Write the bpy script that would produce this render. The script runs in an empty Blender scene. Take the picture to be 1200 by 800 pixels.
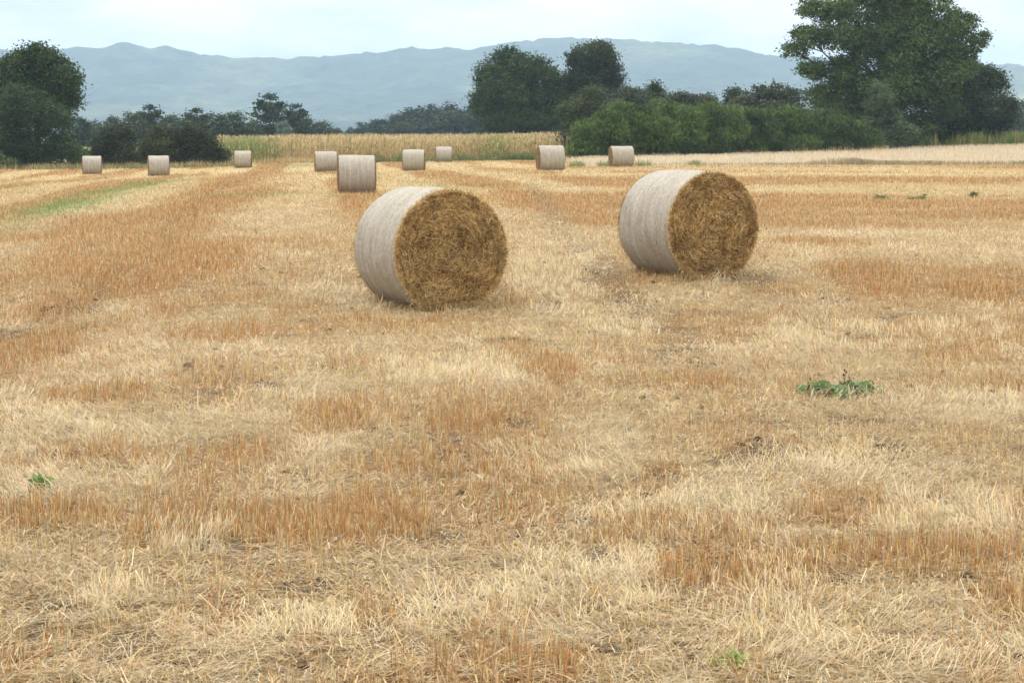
import bpy, math, random
import numpy as np
from mathutils import Vector

rng = np.random.default_rng(11)
random.seed(11)
S = bpy.context.scene
COL = S.collection
PI = math.pi

# ------------------------------------------------------------------ camera constants
F = 2690.0                      # focal length in photo pixels (1200 px wide)
CAM_H = 1.9
PITCH = math.atan(242.0 / F)
CP, SP = math.cos(PITCH), math.sin(PITCH)

def at(px, py, Y):
    """World point at ground distance Y that the photo shows at px,py."""
    u = (px - 600.0) / F
    v = (py - 400.0) / F
    s = Y / (CP - v * SP)
    return Vector((u * s, Y, CAM_H + s * (-SP - v * CP)))

# ------------------------------------------------------------------ noise
def _hash(ix, iy, seed):
    h = (ix.astype(np.int64) * 374761393 + iy.astype(np.int64) * 668265263 + seed * 974634777) & 0xFFFFFFFF
    h = ((h ^ (h >> 13)) * 1274126177) & 0xFFFFFFFF
    h = h ^ (h >> 16)
    return (h & 0xFFFFFF) / float(0xFFFFFF)

def vnoise(x, y, seed=0):
    x = np.asarray(x, float); y = np.asarray(y, float)
    ix = np.floor(x); iy = np.floor(y)
    fx = x - ix; fy = y - iy
    fx = fx * fx * (3 - 2 * fx); fy = fy * fy * (3 - 2 * fy)
    a = _hash(ix, iy, seed); b = _hash(ix + 1, iy, seed)
    c = _hash(ix, iy + 1, seed); d = _hash(ix + 1, iy + 1, seed)
    return (a * (1 - fx) + b * fx) * (1 - fy) + (c * (1 - fx) + d * fx) * fy

def fbm(x, y, seed=0, octv=4, gain=0.5):
    t = 0.0; amp = 1.0; n = 0.0
    x = np.asarray(x, float); y = np.asarray(y, float)
    for k in range(octv):
        t = t + amp * vnoise(x * 2 ** k + 17.3 * k, y * 2 ** k - 9.1 * k, seed + k)
        n += amp; amp *= gain
    return t / n

def sstep(a, b, x):
    t = np.clip((np.asarray(x, float) - a) / (b - a), 0, 1)
    return t * t * (3 - 2 * t)

# ------------------------------------------------------------------ mesh helpers
def mesh_from(name, verts, faces=None, loops=None, starts=None, totals=None, color=None, smooth=False):
    me = bpy.data.meshes.new(name)
    verts = np.asarray(verts, dtype=np.float32)
    if faces is not None:
        faces = np.asarray(faces, dtype=np.int32)
        n, k = faces.shape
        loops = faces.ravel(); starts = np.arange(0, n * k, k, dtype=np.int32); totals = np.full(n, k, dtype=np.int32)
    me.vertices.add(len(verts)); me.vertices.foreach_set("co", verts.ravel())
    me.loops.add(len(loops)); me.loops.foreach_set("vertex_index", np.asarray(loops, dtype=np.int32))
    me.polygons.add(len(starts))
    me.polygons.foreach_set("loop_start", np.asarray(starts, dtype=np.int32))
    me.polygons.foreach_set("loop_total", np.asarray(totals, dtype=np.int32))
    me.update(calc_edges=True)
    if color is not None:
        ca = me.color_attributes.new("tint", 'FLOAT_COLOR', 'POINT')
        c = np.ones((len(verts), 4), dtype=np.float32); c[:, :3] = color
        ca.data.foreach_set("color", c.ravel())
    me.polygons.foreach_set("use_smooth", np.full(len(starts), bool(smooth)))
    me.update()
    return me

def link(name, me, mat=None, parent=None, loc=None):
    o = bpy.data.objects.new(name, me)
    COL.objects.link(o)
    if mat is not None and len(me.materials) == 0:
        me.materials.append(mat)
    if parent is not None:
        o.parent = parent
    if loc is not None:
        o.location = loc
    return o

def tag(o, label=None, cat=None, group=None, kind=None):
    if label: o["label"] = label
    if cat: o["category"] = cat
    if group: o["group"] = group
    if kind: o["kind"] = kind
    return o

def empty(name, loc, rz=0.0):
    o = bpy.data.objects.new(name, None)
    COL.objects.link(o)
    o.empty_display_size = 0.2
    o.location = loc
    o.rotation_euler = (0, 0, rz)
    return o

class Acc:
    """collects quads of several batches"""
    def __init__(s): s.v = []; s.f = []; s.c = []; s.n = 0
    def add(s, v, f, c):
        s.v.append(v); s.f.append(f + s.n); s.c.append(np.broadcast_to(c, (len(v), 3))); s.n += len(v)
    def build(s, name, smooth=False):
        return mesh_from(name, np.concatenate(s.v), np.concatenate(s.f), color=np.concatenate(s.c), smooth=smooth)

def ribbons(P, L, az, tilt, bend, W, color, segs=2, taper=0.6, roll=None, base_dark=0.8):
    """Ribbon blades. P (N,3). tilt from vertical, az lean direction. returns v,f,c"""
    N = len(P)
    L = np.broadcast_to(L, (N,)).astype(float); az = np.broadcast_to(az, (N,)); tilt = np.broadcast_to(tilt, (N,))
    bend = np.broadcast_to(bend, (N,)); W = np.broadcast_to(W, (N,)).astype(float)
    h = np.stack([np.cos(az), np.sin(az), np.zeros(N)], 1)
    if roll is None: roll = np.zeros(N)
    w = np.stack([-np.sin(az + roll), np.cos(az + roll), np.zeros(N)], 1) * W[:, None] * 0.5
    rows = []; cols = []
    cur = np.array(P, float)
    for k in range(segs + 1):
        t = k / segs
        ww = w * (1 - (1 - taper) * t)
        rows.append(cur - ww); rows.append(cur + ww)
        cc = color * (base_dark + (1 - base_dark) * min(1, t * 1.6))  # feet darker: dirty stem bases, plus shade of the gaps put into the colour
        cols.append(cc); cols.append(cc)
        if k < segs:
            a = tilt + bend * k
            cur = cur + (L / segs)[:, None] * (np.sin(a)[:, None] * h + np.cos(a)[:, None] * np.array([0, 0, 1.0]))
    R = 2 * (segs + 1)
    v = np.stack(rows, 1).reshape(-1, 3)
    c = np.stack(cols, 1).reshape(-1, 3)
    base = (np.arange(N) * R)[:, None]
    f = []
    for k in range(segs):
        a = 2 * k
        f.append(np.concatenate([base + a, base + a + 1, base + a + 3, base + a + 2], 1))
    f = np.stack(f, 1).reshape(-1, 4)
    return v, f, c

def tube(pts, radii, sides=7, col=(0.1, 0.08, 0.06)):
    """tapered tube through pts, one continuous strip"""
    pts = [np.array(p, float) for p in pts]
    v = []; f = []
    ref = np.array([0.3, 0.2, 1.0])
    n = len(pts)
    for i, p in enumerate(pts):
        d = pts[min(i + 1, n - 1)] - pts[max(i - 1, 0)]
        d = d / (np.linalg.norm(d) + 1e-9)
        r_ = ref if abs(d[2]) < 0.9 else np.array([1.0, 0, 0])
        a = np.cross(d, r_); a /= np.linalg.norm(a) + 1e-9
        b = np.cross(d, a)
        for k in range(sides):
            t = 2 * PI * k / sides
            v.append(p + radii[i] * (math.cos(t) * a + math.sin(t) * b))
    for i in range(n - 1):
        for k in range(sides):
            k2 = (k + 1) % sides
            f.append((i * sides + k, i * sides + k2, (i + 1) * sides + k2, (i + 1) * sides + k))
    return np.array(v), np.array(f), np.array(col)

# ------------------------------------------------------------------ materials
def new_mat(name):
    m = bpy.data.materials.new(name); m.use_nodes = True
    nt = m.node_tree; nt.nodes.clear()
    out = nt.nodes.new("ShaderNodeOutputMaterial")
    return m, nt, out

def N(nt, kind, **kw):
    n = nt.nodes.new(kind)
    for k, v in kw.items():
        if k in n.inputs.keys() if isinstance(k, str) and not hasattr(n, k) else False:
            n.inputs[k].default_value = v
        else:
            setattr(n, k, v)
    return n

def tint_mat(name, rough=0.6, spec=0.25, transl=0.25, noise_scale=None, noise_amt=0.25, gain=1.0):
    m, nt, out = new_mat(name)
    at_ = nt.nodes.new("ShaderNodeAttribute"); at_.attribute_name = "tint"
    col = at_.outputs["Color"]
    if noise_scale:
        tc = nt.nodes.new("ShaderNodeNewGeometry")
        nz = nt.nodes.new("ShaderNodeTexNoise"); nz.inputs["Scale"].default_value = noise_scale
        nz.inputs["Detail"].default_value = 3
        nt.links.new(tc.outputs["Position"], nz.inputs["Vector"])
        mr = nt.nodes.new("ShaderNodeMapRange")
        mr.inputs["To Min"].default_value = 1 - noise_amt; mr.inputs["To Max"].default_value = 1 + noise_amt
        mr.inputs["From Min"].default_value = 0.3; mr.inputs["From Max"].default_value = 0.7
        nt.links.new(nz.outputs["Fac"], mr.inputs["Value"])
        sc = nt.nodes.new("ShaderNodeVectorMath"); sc.operation = 'SCALE'
        nt.links.new(col, sc.inputs[0]); nt.links.new(mr.outputs["Result"], sc.inputs["Scale"])
        col = sc.outputs[0]
    p = nt.nodes.new("ShaderNodeBsdfPrincipled")
    p.inputs["Roughness"].default_value = rough
    p.inputs["Specular IOR Level"].default_value = spec
    nt.links.new(col, p.inputs["Base Color"])
    if transl > 0:
        tr = nt.nodes.new("ShaderNodeBsdfTranslucent")
        nt.links.new(col, tr.inputs["Color"])
        mx = nt.nodes.new("ShaderNodeMixShader"); mx.inputs[0].default_value = transl
        nt.links.new(p.outputs[0], mx.inputs[1]); nt.links.new(tr.outputs[0], mx.inputs[2])
        nt.links.new(mx.outputs[0], out.inputs["Surface"])
    else:
        nt.links.new(p.outputs[0], out.inputs["Surface"])
    return m

M_straw = tint_mat("straw_blades", 0.5, 0.35, 0.3)
M_leaf = tint_mat("leaves", 0.6, 0.15, 0.18)
M_bark = tint_mat("bark", 0.9, 0.1, 0.0, noise_scale=6.0, noise_amt=0.4)
M_ground = None

# ------------------------------------------------------------------ terrain
ctrl = [  # photo pixel of a contact with the ground, and its distance (from object sizes)
    (415, 361, 26.3), (530, 362, 25.8), (800, 320, 28.9), (418, 227, 74.5), (109, 205, 150), (186, 207, 140),
    (285, 197, 160), (382, 202, 138), (485, 201, 132), (520, 190, 172), (645, 200, 112), (728, 196, 138),
    (50, 198, 172), (-150, 199, 172), (240, 195, 178), (300, 191, 186), (460, 190.5, 186), (640, 188, 186),
    (700, 188, 176), (850, 182, 196), (1000, 178, 200), (1190, 171, 208), (1400, 170, 215), (900, 193.5, 142), (1100, 192.5, 146), (1300, 192.5, 146)]
CX = []; CZ = []
for (a, b, c) in ctrl:
    p = at(a, b, c); CX.append((p.x, p.y)); CZ.append(p.z)
for Y in (-30, -5, 4, 8, 12, 17):
    for X in (-18, -6, 0, 6, 18):
        CX.append((X, Y)); CZ.append(0.0)
for X in (-25, 25): 
    CX.append((X, 45)); CZ.append(-0.05)
for Y in (420, 700, 1200):
    for X in (-400, -150, 0, 150, 400):
        CX.append((X, Y)); CZ.append(-0.3)
CX = np.array(CX, float); CZ = np.array(CZ, float)
def _q(X, Y):
    return np.stack([np.asarray(X, float) / 28.0, 3.0 * np.log(np.maximum(np.asarray(Y, float), 3.0) / 26.0)], -1)
Q = _q(CX[:, 0], CX[:, 1])
_D = np.linalg.norm(Q[:, None] - Q[None], axis=-1)
_A = np.sqrt(_D ** 2 + 0.35 ** 2)
_W = np.linalg.solve(_A + np.eye(len(_A)) * -0.02, CZ)
def zbase(X, Y):
    X = np.asarray(X, float); Y = np.asarray(Y, float)
    Xc = np.clip(X, -420, 420); Yc = np.clip(Y, 3, 1200)
    q = _q(Xc, Yc); sh = q.shape[:-1]; q = q.reshape(-1, 2)
    out = np.zeros(len(q))
    for i in range(0, len(q), 50000):
        d = np.linalg.norm(q[i:i + 50000, None] - Q[None], axis=-1)
        out[i:i + 50000] = np.sqrt(d ** 2 + 0.35 ** 2) @ _W
    out = out.reshape(sh)
    # past the hedges the land is level
    far = sstep(260, 420, Y)
    return out * (1 - far) + -0.3 * far

def micro(X, Y):
    return 0.03 * (fbm(X * 0.9, Y * 0.9, 5, 3) - 0.5) + 0.03 * (fbm(X * 5, Y * 5, 8, 2) - 0.5)
def gz(X, Y):
    return zbase(X, Y) + micro(X, Y)
def gz1(x, y):
    return float(gz(np.array([x]), np.array([y]))[0])

# patches read off the photograph, turned into ellipses lying on the ground
def patch(x0, y0, x1, y1):
    def gy(py): return CAM_H * F / max(py - 158.0, 8)
    Yn, Yf = gy(y1), gy(y0)
    Yc = (Yn + Yf) / 2; 
    X0 = (x0 - 600) / F * Yc; X1 = (x1 - 600) / F * Yc
    return ((X0 + X1) / 2, Yc, (X1 - X0) / 2, (Yf - Yn) / 2)
BROWN = [patch(*p) for p in [
    (130, 598, 505, 645), (-60, 385, 90, 440), (70, 285, 340, 352), (200, 215, 290, 285), (40, 452, 175, 478), (340, 470, 440, 512),
    (500, 486, 595, 512), (-40, 595, 140, 625), (930, 640, 1230, 682), (760, 655, 960, 700), (560, 770, 700, 810), (690, 610, 900, 640),
    (150, 370, 360, 390), (620, 410, 690, 470), (960, 325, 1085, 350), (340, 590, 500, 640), (1100, 340, 1220, 366), (240, 520, 360, 545),
    (900, 285, 1020, 300), (1150, 690, 1230, 740), (880, 600, 1100, 625), (480, 765, 620, 815), (60, 250, 200, 262), (790, 440, 900, 470)]]
PALE = [patch(*p) for p in [
    (590, 312, 710, 352), (440, 408, 600, 455), (-30, 480, 130, 545), (-30, 550, 190, 600), (620, 650, 790, 735), (1040, 585, 1220, 640),
    (680, 368, 770, 392), (120, 360, 260, 400), (10, 415, 95, 432), (300, 440, 420, 465), (880, 372, 1010, 410), (1080, 300, 1220, 330), (880, 318, 990, 330),
    (930, 460, 1200, 500), (420, 640, 520, 700), (300, 520, 420, 550), (640, 480, 760, 560), (600, 735, 900, 765), (0, 690, 240, 740), (1010, 620, 1120, 645)]]
BARE = [patch(*p) for p in [
    (-70, 372, 38, 400), (310, 682, 390, 700), (500, 530, 580, 542), (840, 515, 930, 548), (560, 690, 610, 708), (1020, 520, 1070, 545),
    (40, 350, 75, 358), (800, 418, 850, 426), (1190, 490, 1230, 500), (560, 388, 650, 394), (930, 672, 1010, 692), (1080, 676, 1200, 692), (680, 764, 760, 776), (780, 760, 830, 775),
    (120, 715, 160, 730)]]
def ell(lst, X, Y, soft=0.5):
    m = np.zeros(np.shape(X))
    wx = (fbm(X * 1.3 + 3, Y * 0.8, 40, 3) - 0.5); wy = (fbm(X * 1.3, Y * 0.8 + 7, 44, 3) - 0.5)
    for (cx, cy, rx, ry) in lst:
        r = np.sqrt(((X - cx + wx * rx * 0.9) / rx) ** 2 + ((Y - cy + wy * ry * 1.6) / ry) ** 2)
        m = np.maximum(m, 1 - sstep(1 - soft, 1 + soft * 0.6, r))
    return m
def on_ground(px, py):
    Y = CAM_H * F / (py - 158.0)
    for _ in range(12):
        z = float(zbase(np.array([(px - 600) / F * Y]), np.array([Y]))[0])
        Y = 0.5 * Y + 0.5 * (CAM_H - z) * F / (py - 158.0)
    return Vector(((px - 600) / F * Y, Y, z))
GREENLINE = [on_ground(*p) for p in [(-40, 274), (10, 262), (55, 248), (95, 236), (135, 224), (170, 216), (215, 211)]]
TRACK = [on_ground(*p) for p in [(-30, 460), (10, 420), (60, 380), (120, 335), (170, 300), (205, 268), (228, 245), (250, 226), (275, 212), (300, 203)]]
RUT = [on_ground(*p) for p in [(820, 410), (760, 370), (705, 325), (668, 280), (640, 240), (620, 215)]]
def line_mask(pts, X, Y, w):
    ys = np.array([p.y for p in pts]); xs = np.array([p.x for p in pts])
    o = np.argsort(ys)
    cx = np.interp(Y, ys[o], xs[o])
    inside = sstep(ys.min() - 2, ys.min() + 2, Y) * (1 - sstep(ys.max() - 6, ys.max() + 6, Y))
    return np.exp(-((X - cx) / w) ** 2) * inside

def in_pale_field(X, Y):
    """bleached uncut strip in front of the hedge on the right"""
    y0 = np.interp(X, [3, 8, 14, 26, 60], [146, 143, 141, 144, 146]) + 3 * (fbm(X * 0.3, Y * 0, 60, 2) - 0.5)
    return sstep(y0 - 1.0, y0 + 1.0, Y) * sstep(2.5, 7, X)

def masks(X, Y):
    X = np.asarray(X, float); Y = np.asarray(Y, float)
    near = fbm(X / 1.1, Y / 1.6, 1, 3)
    n2 = fbm(X / 0.35, Y / 0.5, 21, 2)
    # far off, the swaths: lengthwise at the left, crosswise at the right
    Xr = X + Y * 0.085
    wob = 1.6 * (fbm(X / 8.0, Y / 40.0, 12, 2) - 0.5)
    longw = 0.55 * fbm(Xr / 1.3, Y / 26.0, 2, 3) + 0.45 * (0.5 + 0.5 * np.sin(2 * PI * (Xr + wob) / 4.6) * fbm(Xr / 3, Y / 14.0, 9, 2) * 1.5)
    cross = fbm(X / 16.0, Y / 5.5, 3, 4)
    k = sstep(-6, 8, X)
    farn = longw * (1 - k) + cross * k
    t = sstep(22, 42, Y)
    n = near * (1 - t) + farn * t
    brown = sstep(0.54 - 0.04 * t, 0.70 - 0.08 * t, n) * (0.42 + 0.35 * t)
    fine = fbm(X / 0.42, Y / 0.75, 23, 3)
    brown = np.maximum(brown, 0.6 * sstep(0.58, 0.70, fine) * (1 - 0.7 * t))
    pale = sstep(0.50, 0.34, n) * 0.8 * (1 - 0.5 * t)
    eb = ell(BROWN, X, Y); ep = ell(PALE, X, Y); ba = ell(BARE, X, Y, 0.7)
    brown = np.maximum(brown * (1 - 0.6 * ep), eb * 0.95)
    brown = np.maximum(brown, 0.9 * line_mask(TRACK, X, Y, 0.42 + 0.012 * Y) * sstep(0.2, 0.45, fbm(X / 0.9, Y / 4, 35, 3)))
    pale = np.maximum(pale * (1 - eb), ep * 0.95 * (1 - 0.5 * eb))
    green = 0.95 * line_mask(GREENLINE, X, Y, 0.9) * sstep(0.22, 0.45, fbm(X / 1.2, Y / 6, 31, 3))
    green = np.maximum(green, 0.7 * sstep(0.66, 0.76, fbm(X / 5, Y / 9, 33, 3)) * sstep(60, 90, Y) * sstep(4, -8, X))
    bare = np.maximum(ba * sstep(0.3, 0.5, n2 + 0.25 * ba), sstep(0.66, 0.76, fbm(X / 0.45, Y / 0.6, 51, 3)) * (1 - t) * 0.9)
    rut = 1.3 * line_mask(RUT, X, Y, 0.30) + line_mask([p + Vector((1.75, 0, 0)) for p in RUT], X, Y, 0.25) * 0.5
    return brown, pale, green, np.clip(bare, 0, 1), np.clip(rut, 0, 1)

C_pale = np.array([0.64, 0.515, 0.33]); C_gold = np.array([0.61, 0.46, 0.22]); C_brown = np.array([0.46, 0.238, 0.088])
C_grey = np.array([0.40, 0.33, 0.25]); C_soil = np.array([0.13, 0.088, 0.052]); C_green = np.array([0.24, 0.27, 0.10])
C_litter = np.array([0.44, 0.30, 0.15])

def build_ground():
    ys = np.concatenate([[-400, -120, -40, -15, -4, 2], np.geomspace(5.0, 300, 620), np.geomspace(310, 12000, 60)])
    xn = np.linspace(-1, 1, 420)
    core = 0.30
    rows = []
    for Y in ys:
        hw = core * max(Y, 3) + 3
        xs = xn * hw
        e = np.array([hw + 4, hw + 25, hw + 160, hw + 1200, hw + 7000])
        rows.append(np.concatenate([-e[::-1], xs, e]))
    X = np.array(rows); Y = np.repeat(ys[:, None], X.shape[1], 1)
    Z = gz(X, Y)
    b, p, g, ba, ru = masks(X, Y)
    t = sstep(40, 120, Y)
    base = C_litter * 0.78
    base = base[None, None] * (1 - t[..., None]) + (C_gold * 0.8)[None, None] * t[..., None]
    c = base * (1 - b[..., None]) + (C_brown * 0.75) * b[..., None]
    c = c * (1 - 0.45 * p[..., None]) + C_pale * 0.9 * (0.45 * p[..., None])
    c = c * (1 - ba[..., None] * 0.85) + C_soil * (ba[..., None] * 0.85)
    trk = (line_mask(TRACK, X, Y, 0.35) * 0.5)[..., None]; c = c * (1 - trk) + C_brown * 0.35 * trk
    c = c * (1 - ru[..., None] * 0.55) + C_soil * (ru[..., None] * 0.55)
    c = c * (1 - g[..., None]) + C_green * g[..., None]
    pf = in_pale_field(X, Y)[..., None]
    c = c * (1 - pf) + np.array([0.60, 0.50, 0.36]) * pf
    beyond = sstep(200, 260, Y)[..., None]
    c = c * (1 - beyond) + np.array([0.12, 0.13, 0.05]) * beyond
    ny, nx = X.shape
    idx = np.arange(ny * nx).reshape(ny, nx)
    f = np.stack([idx[:-1, :-1], idx[:-1, 1:], idx[1:, 1:], idx[1:, :-1]], -1).reshape(-1, 4)
    me = mesh_from("ground", np.stack([X, Y, Z], -1).reshape(-1, 3), f, color=c.reshape(-1, 3), smooth=True)
    m, nt, out = new_mat("field_soil_and_chaff")
    at_ = nt.nodes.new("ShaderNodeAttribute"); at_.attribute_name = "tint"
    ge = nt.nodes.new("ShaderNodeNewGeometry")
    mp = nt.nodes.new("ShaderNodeMapping"); mp.inputs["Scale"].default_value = (1.0, 0.45, 1.0)
    nt.links.new(ge.outputs["Position"], mp.inputs["Vector"])
    nz = nt.nodes.new("ShaderNodeTexNoise"); nz.inputs["Scale"].default_value = 55; nz.inputs["Detail"].default_value = 6; nz.inputs["Roughness"].default_value = 0.75
    nt.links.new(mp.outputs[0], nz.inputs["Vector"])
    nz2 = nt.nodes.new("ShaderNodeTexNoise"); nz2.inputs["Scale"].default_value = 4; nz2.inputs["Detail"].default_value = 5
    nt.links.new(mp.outputs[0], nz2.inputs["Vector"])
    cr = nt.nodes.new("ShaderNodeMapRange"); cr.inputs["From Min"].default_value = 0.3; cr.inputs["From Max"].default_value = 0.7
    cr.inputs["To Min"].default_value = 0.35; cr.inputs["To Max"].default_value = 1.45
    nt.links.new(nz.outputs["Fac"], cr.inputs["Value"])
    cr2 = nt.nodes.new("ShaderNodeMapRange"); cr2.inputs["From Min"].default_value = 0.3; cr2.inputs["From Max"].default_value = 0.7
    cr2.inputs["To Min"].default_value = 0.8; cr2.inputs["To Max"].default_value = 1.2
    nt.links.new(nz2.outputs["Fac"], cr2.inputs["Value"])
    mu = nt.nodes.new("ShaderNodeMath"); mu.operation = 'MULTIPLY'
    nt.links.new(cr.outputs[0], mu.inputs[0]); nt.links.new(cr2.outputs[0], mu.inputs[1])
    sc = nt.nodes.new("ShaderNodeVectorMath"); sc.operation = 'SCALE'
    nt.links.new(at_.outputs["Color"], sc.inputs[0]); nt.links.new(mu.outputs[0], sc.inputs["Scale"])
    p_ = nt.nodes.new("ShaderNodeBsdfPrincipled"); p_.inputs["Roughness"].default_value = 0.95; p_.inputs["Specular IOR Level"].default_value = 0.1
    nt.links.new(sc.outputs[0], p_.inputs["Base Color"])
    bp = nt.nodes.new("ShaderNodeBump"); bp.inputs["Strength"].default_value = 1.0; bp.inputs["Distance"].default_value = 0.03
    nt.links.new(nz.outputs["Fac"], bp.inputs["Height"]); nt.links.new(bp.outputs[0], p_.inputs["Normal"])
    nt.links.new(p_.outputs[0], out.inputs["Surface"])
    tag(link("ground", me, m), kind="structure")
build_ground()

# ------------------------------------------------------------------ straw on the field
BALES = []   # filled below; used to keep long blades out of them
def sample_field(n_per_m2, d_ref, power, Ymin, Ymax, r):
    """random ground positions whose density falls off with distance"""
    ed = np.geomspace(Ymin, Ymax, 60)
    Xs = []; Ys = []
    for a, b in zip(ed[:-1], ed[1:]):
        mid = (a + b) / 2; hw = 0.238 * b + 1.2
        area = 2 * hw * (b - a)
        rho = n_per_m2 * min(1.0, (d_ref / mid) ** power)
        n = int(area * rho)
        Xs.append(r.uniform(-hw, hw, n)); Ys.append(r.uniform(a, b, n))
    return np.concatenate(Xs), np.concatenate(Ys)

def pick_color(n, r, w):
    """w: (n,4) weights for pale,gold,brown,grey"""
    w = w / w.sum(1, keepdims=True)
    cs = np.cumsum(w, 1)
    u = r.random((n, 1))
    k = (u > cs).sum(1).clip(0, 3)
    pal = np.stack([C_pale, C_gold, C_brown, C_grey])
    c = pal[k] * r.uniform(0.6, 1.27, (n, 1))
    c = c * (1 + r.normal(0, 0.04, (n, 3)))
    return c.clip(0.01, 0.85)

def flow(X, Y):
    """direction in which the long straw has been laid"""
    return 2 * PI * (fbm(X / 1.5, Y / 2.2, 71, 2) - 0.5) * 2.2

def keep_out(X, Y):
    k = np.ones(len(X), bool)
    for (bx, by, yaw, D, L) in BALES:
        dx = X - bx; dy = Y - by
        u = dx * math.cos(yaw) + dy * math.sin(yaw); v = -dx * math.sin(yaw) + dy * math.cos(yaw)
        k &= ~((np.abs(u) < L / 2) & (np.abs(v) < D * 0.27))
    return k

def build_straw():
    r = np.random.default_rng(5)
    # --- standing stubble, sown in drill rows
    A = Acc()
    X, Y = sample_field(1800, 15, 1.75, 6.5, 205, r)
    row = 0.14
    near = Y < 26
    ang = 0.10
    Xq = X * math.cos(ang) + Y * math.sin(ang)
    Xs = (np.round(Xq / row) * row + r.normal(0, 0.018, len(X)))
    X = np.where(near, X + (Xs - Xq) * 0.35, X)
    b, p, g, ba, ru = masks(X, Y)
    pf = in_pale_field(X, Y)
    tuft = sstep(0.25, 0.5, fbm(X / 0.16, Y / 0.2, 91, 2))
    keep = r.random(len(X)) < np.clip((0.42 + 0.6 * b - 0.22 * p) * (1 - 0.8 * ba) * (1 - 0.55 * ru) * (0.35 + 0.65 * tuft), 0, 1)
    keep &= keep_out(X, Y) & (pf < 0.5)
    X, Y, b, p, g = X[keep], Y[keep], b[keep], p[keep], g[keep]
    n = len(X)
    hn = fbm(X / 0.9, Y / 0.9, 81, 2)
    L = r.uniform(0.035, 0.095, n) * (0.75 + 0.55 * hn + 0.45 * b)
    far = np.maximum(1, Y / 15.0)
    W = r.uniform(0.0024, 0.0040, n) * far ** 0.95
    w = np.stack([0.40 + 1.1 * p, 0.80 + 0.2 * b, 0.20 + 2.0 * b, 0.14 + 0.1 * p + np.zeros(n)], 1)
    c = pick_color(n, r, w)
    gm = (r.random(n) < g)
    c[gm] = C_green * r.uniform(0.7, 1.5, (gm.sum(), 1))
    Z = gz(X, Y)
    tilt = np.abs(r.normal(0, 0.30, n)) + 0.45 * p * r.random(n)
    az = r.uniform(0, 2 * PI, n)
    P = np.stack([X, Y, Z - 0.005], 1)
    nr = Y < 40
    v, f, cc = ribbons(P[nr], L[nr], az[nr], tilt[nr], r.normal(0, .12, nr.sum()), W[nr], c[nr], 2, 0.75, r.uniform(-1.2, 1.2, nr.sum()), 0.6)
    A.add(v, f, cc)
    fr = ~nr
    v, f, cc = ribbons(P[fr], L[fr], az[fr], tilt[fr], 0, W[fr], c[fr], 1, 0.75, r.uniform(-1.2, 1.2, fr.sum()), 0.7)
    A.add(v, f, cc)
    o = link("stubble", A.build("stubble"), M_straw)
    tag(o, "cut golden and rust brown cereal stubble standing in short stems over the field", "stubble", kind="stuff")
    print("stubble", n)
    # --- long straw lying or leaning in the laid direction + chaff
    A = Acc()
    X, Y = sample_field(2100, 14, 1.8, 6.5, 205, r)
    b, p, g, ba, ru = masks(X, Y)
    pf = in_pale_field(X, Y)
    keep = r.random(len(X)) < np.clip((0.40 + 0.6 * p - 0.30 * b) * (1 - 0.7 * ba), 0.03, 1)
    keep &= keep_out(X, Y) & (pf < 0.5)
    X, Y, b, p, g, ba = X[keep], Y[keep], b[keep], p[keep], g[keep], ba[keep]
    n = len(X)
    far = np.maximum(1, Y / 14.0)
    lay = r.random(n)
    clump = sstep(0.35, 0.65, fbm(X / 0.3, Y / 0.35, 95, 2))
    L = r.uniform(0.04, 0.155, n) * (0.8 + 0.45 * p * clump)
    L = np.minimum(L, 0.34)
    tilt = np.where(lay < 0.60, r.uniform(1.36, 1.60, n), r.uniform(0.8, 1.45, n) - 0.25 * p * clump)
    bend = r.normal(0.08, 0.10, n)
    az = flow(X, Y) + r.normal(0, 0.55, n) + np.where(r.random(n) < 0.22, r.uniform(-PI, PI, n), 0)
    W = r.uniform(0.0022, 0.0042, n) * far ** 0.9
    w = np.stack([0.85 + 1.5 * p, 0.80 + 0 * p, 0.26 + 1.1 * b, 0.16 + 0 * p], 1)
    c = pick_color(n, r, w)
    gm = (r.random(n) < g * 0.7)
    c[gm] = C_green * r.uniform(0.7, 1.6, (gm.sum(), 1))
    lift = r.random(n) ** 2 * 0.05 * (0.4 + clump)
    Z = gz(X, Y) + lift + 0.004
    P = np.stack([X, Y, Z], 1)
    tot = tilt + bend
    nr = Y < 36
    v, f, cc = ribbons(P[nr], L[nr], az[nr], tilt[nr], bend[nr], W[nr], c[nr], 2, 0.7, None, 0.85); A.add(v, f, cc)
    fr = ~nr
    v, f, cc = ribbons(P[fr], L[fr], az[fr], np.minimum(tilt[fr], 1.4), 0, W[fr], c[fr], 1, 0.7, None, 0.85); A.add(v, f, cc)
    o = link("loose_straw", A.build("loose_straw"), M_straw)
    tag(o, "loose pale straw and flattened stalks strewn between the stubble", "straw", kind="stuff")
    print("straw", n)
    A = Acc()
    X, Y = sample_field(2600, 11.5, 2.1, 6.5, 60, r)
    b, p, g, ba, ru = masks(X, Y)
    keep = (r.random(len(X)) < 1 - 0.75 * ba) & keep_out(X, Y)
    X, Y, b, p = X[keep], Y[keep], b[keep], p[keep]; n = len(X)
    c = pick_color(n, r, np.stack([0.8 + p, 0.8 + 0 * p, 0.45 + 1.0 * b, 0.15 + 0 * p], 1)) * r.uniform(0.7, 1.1, (n, 1))
    P = np.stack([X, Y, gz(X, Y) + 0.002 + r.random(n) * 0.012], 1)
    v, f, cc = ribbons(P, r.uniform(0.015, 0.075, n), r.uniform(0, 2 * PI, n), r.uniform(1.2, 1.62, n), 0, r.uniform(0.003, 0.007, n) * np.maximum(1, Y / 14), c, 1, 0.8, None, 1.0); A.add(v, f, cc)
    o = link("chaff", A.build("chaff"), M_straw)
    tag(o, "short broken bits of chaff covering the soil between the stems", "chaff", kind="stuff")

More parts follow.
